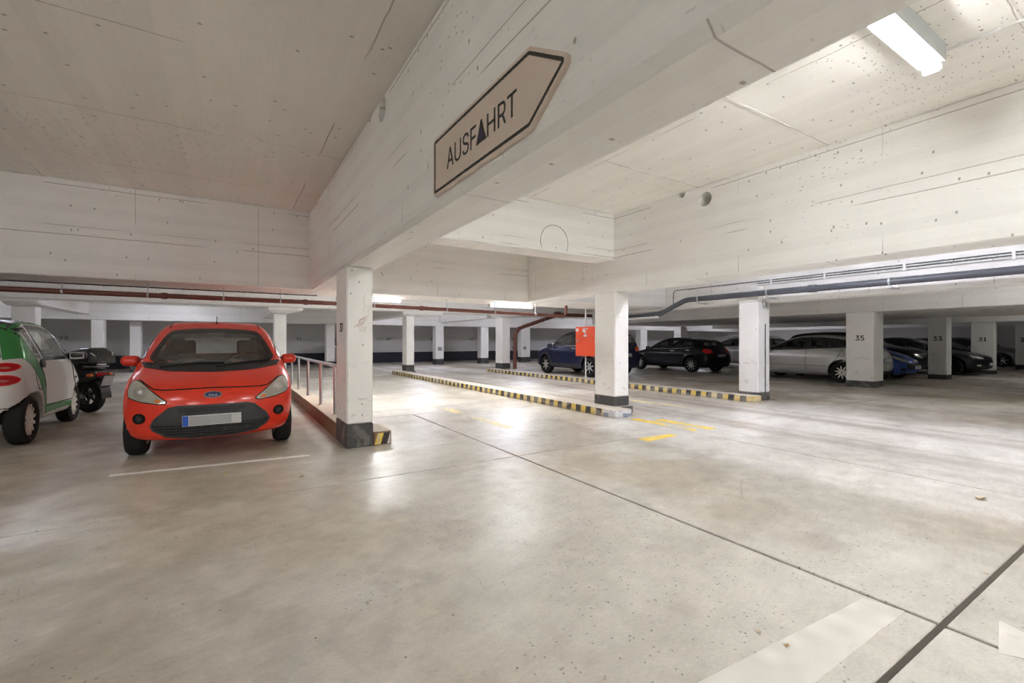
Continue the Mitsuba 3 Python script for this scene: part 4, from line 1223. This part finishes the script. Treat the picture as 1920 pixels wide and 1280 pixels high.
def ordinary_car(P, L, W, H, wheels, R, belt, at, heading, label, paint_, ws, rw, side, head, tail, grille, rimr, spokes, rim_m="alloy", rim_w=0.05, see=True, bow=(0.34, 0.15), crown=0.045,
                 sec=None, margin=0.085, rails=False, cladding=False, handles=(), pillar_seams=(), group=None, dark="dark_glass", plate_dark=False, chrome_line=False, tailm="red_lens", kind="hatch", round_=0.11, tw=0.205):
    b = Body(P, L, W, H, wheels, R, belt, bow=bow, crown=crown, sec=sec, cell=0.036, round_=round_)
    c = Car(b, at, heading, label, paint_, group)
    def trap(z0, z1, way, ins0, ins1):
        y0, y1 = half_w(b, z0) - ins0, half_w(b, z1) - ins1
        return soft(Polygon([(-y0, z0), (y0, z0), (y1, z1), (-y1, z1)]), 0.03)
    c.glass("windscreen", trap(*ws, "front", 0.10, 0.11), "front", 0.05, dark if see else "tint", see)
    c.glass("rear_window", trap(*rw, "rear", 0.12, 0.13), "rear", 0.05, dark if see else "tint", see)
    for sd in ("left", "right"):
        whole = unary_union([g.buffer(0) for g in side_windows(b, side[0], side[1], side[2], margin, ())])
        wins = side_windows(b, side[0], side[1], side[2], margin, side[3])
        strips = whole.difference(unary_union(wins)).intersection(unary_union(wins).buffer(0.05)).buffer(-0.004).buffer(0.004)
        if not strips.is_empty:
            c.pan("window_pillar", strips, sd, "gloss_black", 0.003, step=0.05)
        for g in wins:
            c.glass("side_window", g, sd, 0.035, dark if see else "tint", see)
    c.body(liner=see)
    for sd, sg in (("left", 1), ("right", -1)):
        for s in pillar_seams:
            c.pan("door_seam", stroke(s, 0.005), sd, "seam", 0.0016, step=0.05)
        for hx, hz in handles:
            c.pan("door_handle", soft(stroke([(hx - 0.10, hz), (hx + 0.10, hz + 0.004)], 0.017), 0.006), sd, "chrome" if chrome_line else paint_, 0.024, step=0.02)
        if chrome_line:
            pts = side[0]
            xs = np.linspace(side[1] + 0.1, side[2], 14)
            zs = np.interp(xs, [q[0] for q in pts], [q[1] for q in pts]) - 0.012
            c.pan("waist_strip", stroke(list(zip(xs, zs)), 0.008), sd, "chrome", 0.006, step=0.03)
        if cladding:
            g = Polygon([(wheels[1] - 0.1, 0.20), (wheels[0] + 0.1, 0.20), (wheels[0] + 0.1, 0.42), (wheels[1] - 0.1, 0.44)])
            ring = Polygon()
            for wx in wheels:
                ring = ring.union(Point(wx, R * 1.02).buffer(R + 0.125).difference(Point(wx, R * 1.02).buffer(R + 0.055)))
                g = g.difference(Point(wx, R * 1.02).buffer(R + 0.055))
            lim = b.poly2d.buffer(-0.05)
            c.pan("cladding", g.union(ring).intersection(lim).intersection(sbox(-5, 0.215, 5, 2)), sd, "grey_plastic", 0.012, step=0.03)
        for gm, mm in head:
            poly = soft(Polygon([(sg * a, z) for a, z in gm]), 0.012)
            if mm == "lamp_lens":
                k = c.pan("headlight", poly, "front", "lamp_lens", 0.005, step=0.03)
                cx, cz = poly.centroid.x, poly.centroid.y
                c.pan("reflector", ellipse(cx + sg * 0.02, cz, 0.05, 0.04).intersection(poly), "front", "lamp_bowl", 0.009, k, 0.02)
            else:
                c.pan("fog_lamp", poly, "front", mm, 0.005, step=0.03)
        for gm in tail:
            poly = soft(Polygon([(sg * a, z) for a, z in gm]), 0.012)
            k = c.pan("tail_light", poly, "rear", tailm, 0.006, step=0.03)
            bx = poly.bounds
            inn = poly.buffer(-0.03)
            if not inn.is_empty:
                c.pan("tail_light_core", inn.intersection(sbox(bx[0], bx[1] + 0.55 * (bx[3] - bx[1]), bx[2], bx[3])), "rear", "red_bright", 0.010, k, 0.03)
        c.mirror(side[2] - 0.10, belt + 0.075, sg, paint_ if not cladding else paint_, 1.0)
        if rails:
            zt = float(max(b.outline[:, 1]))
            y = half_w(b, zt) - 0.10
            xs = np.linspace(rails[0], rails[1], 12)
            p, n = b.cast(np.stack([xs, np.full(12, sg * y)], 1), "top")
            pts = p + np.array([0, 0, 1.0]) * 0.05 * np.minimum(1, np.minimum(np.arange(12), np.arange(12)[::-1]))[:, None]
            c.add("roof_rail", tube(pts, 0.016, 8), "chrome" if rails[2] else "plastic", 40)
    k = None
    for gm, mm in grille:
        poly = soft(Polygon(gm + mirror_poly(gm)), 0.012).buffer(0)
        nm = {"chrome": "grille_frame", "plastic": "grille", "grey_plastic": "lower_grille", "gloss_black": "grille"}.get(mm, "bumper_panel")
        kk = c.pan(nm, poly, "front", mm, 0.010 if mm == "chrome" else 0.006, step=0.035)
        if mm in ("plastic", "gloss_black"):
            x0, z0, x1, z1 = poly.bounds
            for z in np.linspace(z0, z1, 5)[1:-1]:
                c.pan("slat", stroke([(x0, z), (x1, z)], 0.005).intersection(poly.buffer(-0.01)), "front", "grey_plastic", 0.014, kk, 0.04)
    p, _ = b.cast(np.array([(0.0, 0.42)]), "front")
    c.plate(p[0][0] + 0.004, 0.42)
    zr = tail[0][0][1] - 0.12 if kind == "hatch" else 0.5
    p, _ = b.cast(np.array([(0.0, zr)]), "rear")
    c.plate(p[0][0] - 0.016, zr, rear=True, dark=plate_dark)
    c.pan("bumper_seam", stroke([(-half_w(b, 0.6) + 0.14, 0.60), (half_w(b, 0.6) - 0.14, 0.60)], 0.004), "rear", "seam", 0.002)
    c.pan("rear_valance", sbox(-half_w(b, 0.3) + 0.2, 0.23, half_w(b, 0.3) - 0.2, 0.36), "rear", "grey_plastic" if cladding else "plastic", 0.005)
    for x in wheels:
        for sg in (-1, 1):
            c.wheel(x, sg, R, tw, rimr, spokes, rim_m, spoke_w=rim_w)
    if see:
        c.seats(0.05 * L - 0.15, True, wheels[0] - 0.75)
        c.add("rear_bench", move(rbox(0.16, W * 0.72, 0.55, 0.06), t=[-0.20 * L, 0, 0.82]), "seat_cloth", 50)
    return c


HEAD = [([(0.45, 0.66), (0.60, 0.65), (0.76, 0.72), (0.74, 0.80), (0.62, 0.79)], "lamp_lens"), ([(0.58, 0.36), (0.70, 0.38), (0.70, 0.46), (0.58, 0.45)], "plastic")]
GRILLE = [([(0.36, 0.60), (0.40, 0.69)], "plastic"), ([(0.46, 0.26), (0.52, 0.40)], "grey_plastic")]
TAIL = [[(0.50, 0.80), (0.80, 0.82), (0.76, 0.97), (0.52, 0.95)]]

# dark blue SUV behind the second kerb
SUV = [(1.95, 0.24), (2.17, 0.32), (2.215, 0.48), (2.205, 0.72), (2.13, 0.92), (1.85, 1.03), (1.35, 1.10), (1.12, 1.15), (0.72, 1.40), (0.38, 1.575), (0.10, 1.635), (-0.6, 1.66), (-1.5, 1.60), (-1.90, 1.52), (-2.02, 1.40), (-2.12, 1.10), (-2.18, 0.95), (-2.215, 0.66), (-2.18, 0.38), (-1.95, 0.26)]
ordinary_car(SUV, 4.43, 1.81, 1.66, (1.30, -1.30), 0.345, 1.02, (11.62, 13.45), (0, 1), "dark blue SUV standing behind the red hydrant cabinet", "car_navy",
             (1.16, 1.56), (1.15, 1.50), ([(-1.95, 1.14), (0.2, 1.09), (1.05, 1.085)], -1.78, 0.98, ((-0.28, 0.035, 0.0), (-1.22, 0.03, -0.05))), HEAD, [[(0.52, 0.90), (0.86, 0.92), (0.82, 1.08), (0.54, 1.06)]], GRILLE, 0.225, 7, cladding=True,
             rails=(-1.5, 0.05, True), handles=((-0.45, 0.99), (-1.30, 1.01)), pillar_seams=([(0.92, 1.06), (0.86, 0.45)], [(-0.28, 1.08), (-0.28, 0.45)], [(-1.28, 1.12), (-1.20, 0.90), (-0.98, 0.62), (-0.92, 0.45)]), chrome_line=True, tailm="orange_lens", round_=0.12, tw=0.23, rim_w=0.055)
# black hatchback with a lit red tail lamp
HATCH = [(1.90, 0.19), (2.08, 0.24), (2.145, 0.38), (2.14, 0.58), (2.07, 0.74), (1.75, 0.85), (1.20, 0.945), (0.98, 0.98), (0.55, 1.20), (0.15, 1.365), (-0.1, 1.415), (-0.5, 1.43), (-1.1, 1.385), (-1.62, 1.31), (-1.74, 1.24), (-1.92, 1.00), (-2.05, 0.90), (-2.13, 0.70), (-2.14, 0.45), (-2.07, 0.24), (-1.85, 0.19)]
ordinary_car(HATCH, 4.29, 1.78, 1.43, (1.36, -1.34), 0.312, 0.90, (16.7, 13.15), (0, 1), "glossy black hatchback with red tail light, right of pillar 39 and beyond the striped kerb", "car_black",
             (1.00, 1.35), (1.03, 1.27), ([(-1.75, 1.04), (-0.6, 0.965), (0.95, 0.93)], -1.42, 0.88, ((-0.30, 0.04, 0.02), (-1.02, 0.025, -0.05))), HEAD, [[(0.44, 0.80), (0.78, 0.76), (0.83, 0.86), (0.76, 0.96), (0.50, 0.95)]], GRILLE, 0.222, 10,
             handles=((-0.45, 0.86), (-1.20, 0.89)), pillar_seams=([(0.82, 0.92), (0.76, 0.36)], [(-0.32, 0.95), (-0.32, 0.34)], [(-1.15, 1.0), (-0.98, 0.66), (-0.92, 0.36)]), chrome_line=True, plate_dark=True, tailm="red_bright", rim_w=0.032)
# silver hatchback behind pillar 35
I3 = [(1.90, 0.19), (2.09, 0.25), (2.15, 0.40), (2.14, 0.60), (2.05, 0.78), (1.70, 0.90), (1.25, 0.975), (1.05, 1.02), (0.60, 1.24), (0.15, 1.42), (-0.15, 1.465), (-0.6, 1.475), (-1.15, 1.42), (-1.60, 1.33), (-1.74, 1.24), (-1.93, 1.02), (-2.06, 0.94), (-2.14, 0.72), (-2.15, 0.45), (-2.06, 0.25), (-1.85, 0.19)]
ordinary_car(I3, 4.30, 1.78, 1.47, (1.34, -1.31), 0.312, 0.93, (16.62, 7.75), (0, 1), "silver hatchback partly hidden behind pillar 35", "car_silver",
             (1.05, 1.40), (1.07, 1.31), ([(-1.75, 1.08), (-0.5, 1.015), (1.0, 0.955)], -1.58, 0.97, ((-0.30, 0.022, 0.0), (-1.12, 0.02, -0.1))), HEAD, [[(0.50, 0.80), (0.80, 0.82), (0.76, 0.99), (0.52, 0.97)]], GRILLE, 0.205, 10, "alloy_white",
             handles=((-0.42, 0.90), (-1.25, 0.945)), pillar_seams=([(0.86, 0.94), (0.78, 0.36)], [(-0.30, 1.0), (-0.30, 0.34)], [(-1.32, 1.04), (-1.22, 0.80), (-1.00, 0.50), (-0.92, 0.34)], [(0.75, 0.50), (-0.90, 0.49)]), chrome_line=False, rim_w=0.045)
# blue hatchback, nose to the lane
PG = [(1.70, 0.19), (1.86, 0.24), (1.92, 0.36), (1.91, 0.52), (1.84, 0.66), (1.50, 0.84), (1.12, 0.95), (0.92, 1.00), (0.52, 1.22), (0.18, 1.385), (-0.1, 1.43), (-0.6, 1.435), (-1.2, 1.38), (-1.55, 1.30), (-1.76, 1.00), (-1.86, 0.86), (-1.92, 0.62), (-1.88, 0.28), (-1.6, 0.19)]
ordinary_car(PG, 3.84, 1.66, 1.43, (1.16, -1.28), 0.295, 0.92, (18.78, 7.45), (0, -1), "bright blue hatchback with its nose out between pillars 35 and 33", "car_blue",
             (1.03, 1.37), (1.05, 1.28), ([(-1.6, 1.05), (0.9, 0.97)], -1.42, 0.80, ((-0.35, 0.03, 0.0),)), [([(0.34, 0.60), (0.56, 0.60), (0.72, 0.80), (0.66, 0.86), (0.52, 0.76)], "lamp_lens"), ([(0.52, 0.30), (0.64, 0.32), (0.64, 0.40), (0.52, 0.39)], "plastic")], TAIL, [([(0.40, 0.36), (0.50, 0.45), (0.46, 0.55)], "plastic"), ([(0.12, 0.585), (0.16, 0.65)], "chrome")], 0.19, 7,
             handles=((-0.42, 0.86),), pillar_seams=([(0.80, 0.95), (0.72, 0.32), (-0.55, 0.32), (-0.55, 0.98)],), bow=(0.44, 0.15), round_=0.12)
# dark cars deeper in the row
LONG = [(2.05, 0.24), (2.33, 0.32), (2.42, 0.50), (2.40, 0.75), (2.28, 0.94), (1.80, 1.04), (1.30, 1.10), (1.05, 1.15), (0.60, 1.42), (0.25, 1.58), (-0.1, 1.635), (-0.9, 1.65), (-1.75, 1.60), (-2.12, 1.50), (-2.28, 1.15), (-2.38, 0.95), (-2.42, 0.60), (-2.34, 0.32), (-2.05, 0.24)]
ordinary_car(LONG, 4.84, 1.84, 1.65, (1.46, -1.42), 0.345, 1.02, (21.42, 8.35), (0, -1), "black estate-like SUV in the shade behind pillar 33", "car_black",
             (1.17, 1.57), (1.17, 1.50), ([(-2.1, 1.14), (1.0, 1.07)], -1.95, 0.98, ((-0.25, 0.035, 0.0), (-1.25, 0.03, -0.05))), HEAD, TAIL, GRILLE, 0.22, 8, handles=((-0.40, 0.98), (-1.25, 1.0)))
SALOON = [(2.0, 0.18), (2.22, 0.23), (2.29, 0.38), (2.28, 0.58), (2.20, 0.72), (1.75, 0.85), (1.15, 0.94), (0.90, 0.99), (0.45, 1.22), (0.08, 1.375), (-0.2, 1.42), (-0.6, 1.425), (-1.1, 1.36), (-1.65, 1.12), (-1.85, 1.05), (-2.18, 1.02), (-2.27, 0.85), (-2.29, 0.50), (-2.2, 0.24), (-2.0, 0.18)]
ordinary_car(SALOON, 4.60, 1.80, 1.42, (1.42, -1.38), 0.322, 0.92, (23.62, 7.15), (0, -1), "dark grey-black saloon with black wheels in front of pillar 31", "car_black",
             (1.02, 1.36), (1.10, 1.32), ([(-1.7, 1.03), (0.9, 0.95)], -1.45, 0.85, ((-0.35, 0.035, 0.0),)), [([(0.42, 0.62), (0.62, 0.61), (0.80, 0.68), (0.76, 0.74), (0.56, 0.71)], "lamp_lens"), ([(0.60, 0.34), (0.74, 0.36), (0.74, 0.42), (0.60, 0.41)], "lamp_bowl")], TAIL, [([(0.24, 0.56), (0.28, 0.70)], "gloss_black"), ([(0.55, 0.26), (0.60, 0.40)], "plastic")], 0.235, 9, "plastic", 0.03,
             handles=((-0.42, 0.86), (-1.25, 0.89)), pillar_seams=([(0.80, 0.94), (0.74, 0.34)],), kind="saloon")
ordinary_car(HATCH, 4.29, 1.78, 1.43, (1.36, -1.34), 0.312, 0.90, (28.5, 7.7), (0, -1), "dark hatchback with a white number plate glimpsed between pillars 31 and 29", "car_black",
             (1.00, 1.35), (1.03, 1.27), ([(-1.75, 1.04), (-0.6, 0.965), (0.95, 0.93)], -1.42, 0.88, ((-0.30, 0.04, 0.02),)), HEAD, TAIL, GRILLE, 0.222, 7, see=False)
ordinary_car(I3, 4.30, 1.78, 1.47, (1.34, -1.31), 0.312, 0.93, (32.9, 7.6), (0, -1), "grey hatchback far off beside pillar 29, its front wheel just showing", "car_grey",
             (1.05, 1.40), (1.07, 1.31), ([(-1.75, 1.08), (-0.5, 1.015), (1.0, 0.955)], -1.58, 0.97, ((-0.30, 0.022, 0.0),)), HEAD, TAIL, GRILLE, 0.215, 7, see=False)
ESTATE = [(2.02, 0.19), (2.22, 0.25), (2.29, 0.40), (2.28, 0.60), (2.18, 0.78), (1.75, 0.92), (1.20, 1.00), (0.98, 1.05), (0.55, 1.27), (0.15, 1.43), (-0.15, 1.475), (-0.8, 1.49), (-1.6, 1.45), (-1.95, 1.38), (-2.14, 1.10), (-2.22, 0.95), (-2.29, 0.70), (-2.28, 0.45), (-2.18, 0.25), (-1.95, 0.19)]
ordinary_car(ESTATE, 4.58, 1.80, 1.49, (1.42, -1.38), 0.315, 0.95, (21.7, 13.35), (0, 1), "silver estate car with roof rails behind the tail of the black hatchback", "car_silver",
             (1.08, 1.42), (1.10, 1.36), ([(-2.0, 1.09), (1.0, 0.98)], -1.86, 0.94, ((-0.30, 0.03, 0.0), (-1.2, 0.025, -0.05))), HEAD, TAIL, GRILLE, 0.21, 7, rails=(-1.7, 0.05, True), handles=((-0.42, 0.91), (-1.25, 0.94)), pillar_seams=([(-0.30, 1.0), (-0.30, 0.34)],))
ordinary_car(PG, 3.84, 1.66, 1.43, (1.16, -1.28), 0.295, 0.92, (5.30, 24.55), (0, -1), "white car at the back wall, only its headlight corner showing right of pillar 37", "car_white",
             (1.03, 1.37), (1.05, 1.28), ([(-1.6, 1.05), (0.9, 0.97)], -1.42, 0.80, ((-0.35, 0.03, 0.0),)), [([(0.42, 0.64), (0.60, 0.63), (0.74, 0.74), (0.72, 0.84), (0.58, 0.78)], "lamp_lens"), ([(0.52, 0.34), (0.70, 0.36), (0.70, 0.46), (0.52, 0.45)], "plastic")], TAIL, GRILLE, 0.19, 7)


# ---- black motor scooter with a top box, between the small car and the red car
def scooter():
    k = thing("scooter", "black motor scooter with top box and orange indicator, half hidden behind the small white car", "scooter")
    a = math.atan2(0.62, -0.78)
    M = np.array([[math.cos(a), -math.sin(a), 0], [math.sin(a), math.cos(a), 0], [0, 0, 1.0]])
    t = np.array([-2.10, 10.78, 0.0])
    def add(name, m, mm, sm=40, parent=k, label=None):
        return part(parent, name, move(m, M, t), mm, sm, label)
    for x, R in ((0.0, 0.285), (1.40, 0.30)):
        ty = lathe([(0.17, -0.05), (0.20, -0.065), (R - 0.04, -0.07), (R, -0.035), (R, 0.035), (R - 0.04, 0.07), (0.20, 0.065), (0.17, 0.05)], "y", 32)
        w = add("wheel", move(ty, t=[x, 0, R]), "rubber", 50)
        rim = [lathe([(0.03, -0.045), (0.05, -0.03), (0.05, 0.03), (0.03, 0.045)], "y", 18), lathe([(0.150, -0.045), (0.172, -0.05), (0.172, 0.05), (0.150, 0.045)], "y", 32)]
        for i in range(5):
            s = box(0.03, 0.165, -0.018, 0.018, -0.016, 0.016, 0.006)
            s.apply_transform(trimesh.transformations.rotation_matrix(2 * math.pi * i / 5, [0, 1, 0]))
            rim.append(s)
        add("rim", move(cat(rim), t=[x, 0, R]), "plastic", 40, w)
    # rear mudguard with number holder
    arc = [(0.33 * math.cos(q), 0.285 + 0.33 * math.sin(q)) for q in np.linspace(math.radians(60), math.radians(185), 14)]
    g = LineString(arc).buffer(0.012, cap_style=2)
    mg = prism(g, 0.17)
    mg.vertices = np.stack([mg.vertices[:, 0], mg.vertices[:, 2] - 0.085, mg.vertices[:, 1]], 1)
    mg.faces = mg.faces[:, ::-1]
    add("mudguard", mg, "gloss_black", 40)
    hold = box(-0.012, 0.012, -0.10, 0.10, 0, 0.22, 0.004)
    hold.apply_transform(trimesh.transformations.rotation_matrix(math.radians(-22), [0, 1, 0]))
    q = add("number_holder", move(hold, t=[-0.30, 0, 0.46]), "plastic", 30)
    pl = box(-0.003, 0.003, -0.09, 0.09, 0.01, 0.20)
    pl.apply_transform(trimesh.transformations.rotation_matrix(math.radians(-22), [0, 1, 0]))
    add("number_plate", move(pl, t=[-0.316, 0, 0.465]), "plate_blur", False, q)
    # body: tail, seat, floorboard, front shield
    tail = trimesh.convex.convex_hull(np.vstack([move(rbox(0.50, 0.30, 0.22, 0.07), t=[0.02, 0, 0.66]).vertices, move(rbox(0.4, 0.36, 0.20, 0.07), t=[0.45, 0, 0.58]).vertices]))
    add("tail", tail, "gloss_black", 50)
    add("seat", move(rbox(0.80, 0.32, 0.14, 0.06), t=[0.38, 0, 0.79]), "seat_cloth", 50)
    add("swing_arm", tube([[0, 0.11, 0.285], [0.45, 0.11, 0.34]], 0.035, 10), "zinc", 40)
    add("silencer", tube([[-0.12, -0.15, 0.36], [0.42, -0.15, 0.30]], 0.058, 14), "zinc", 40)
    add("floorboard", move(rbox(0.50, 0.34, 0.20, 0.05), t=[0.90, 0, 0.36]), "gloss_black", 50)
    sh = trimesh.convex.convex_hull(np.vstack([move(rbox(0.12, 0.42, 0.12, 0.05), t=[1.12, 0, 0.42]).vertices, move(rbox(0.16, 0.46, 0.16, 0.06), t=[1.02, 0, 0.92]).vertices, move(rbox(0.16, 0.2, 0.3, 0.06), t=[1.26, 0, 0.74]).vertices]))
    add("front_shield", sh, "gloss_black", 50)
    add("fork", cat([tube([[1.40, s * 0.10, 0.30], [1.22, s * 0.08, 0.78]], 0.022, 8) for s in (-1, 1)]), "zinc", 40)
    h = add("handlebar", tube([[0.94, 0.36, 1.0], [1.02, 0.2, 1.03], [1.04, 0, 1.02], [1.02, -0.2, 1.03], [0.94, -0.36, 1.0]], 0.016, 8), "plastic", 40)
    for s in (-1, 1):
        add("grip", tube([[0.94, s * 0.36, 1.0], [0.965, s * 0.29, 1.01]], 0.021, 8), "rubber", 40, h)
    for s in (-1, 1):
        add("indicator", move(rbox(0.10, 0.06, 0.055, 0.024), t=[-0.20, s * 0.17, 0.665]), "orange_lens", 50, label="orange indicator")
    add("rear_light", move(rbox(0.05, 0.18, 0.07, 0.02), t=[-0.235, 0, 0.67]), "red_lens", 50)
    # rack, top box with a pale reflector at its tail
    add("rack", cat([tube([[0.35, s * 0.12, 0.82], [-0.10, s * 0.12, 0.815], [-0.26, s * 0.10, 0.815]], 0.014, 8) for s in (-1, 1)] + [tube([[-0.26, -0.10, 0.815], [-0.26, 0.10, 0.815]], 0.014, 8)]), "chrome", 40)
    bx = trimesh.convex.convex_hull(np.vstack([move(rbox(0.40, 0.46, 0.18, 0.05), t=[-0.08, 0, 0.95]).vertices, move(rbox(0.30, 0.38, 0.20, 0.08), t=[-0.07, 0, 1.04]).vertices, move(rbox(0.08, 0.34, 0.05, 0.02), t=[-0.30, 0, 0.885]).vertices]))
    b = add("top_box", bx, "gloss_black", 50)
    for s in (-1, 1):
        add("reflector", tube([[-0.235, s * 0.19, 1.05], [-0.27, s * 0.16, 1.00], [-0.255, s * 0.10, 0.985], [-0.30, s * 0.08, 0.94]], 0.016, 8), "lamp_bowl", 40, b)


scooter()
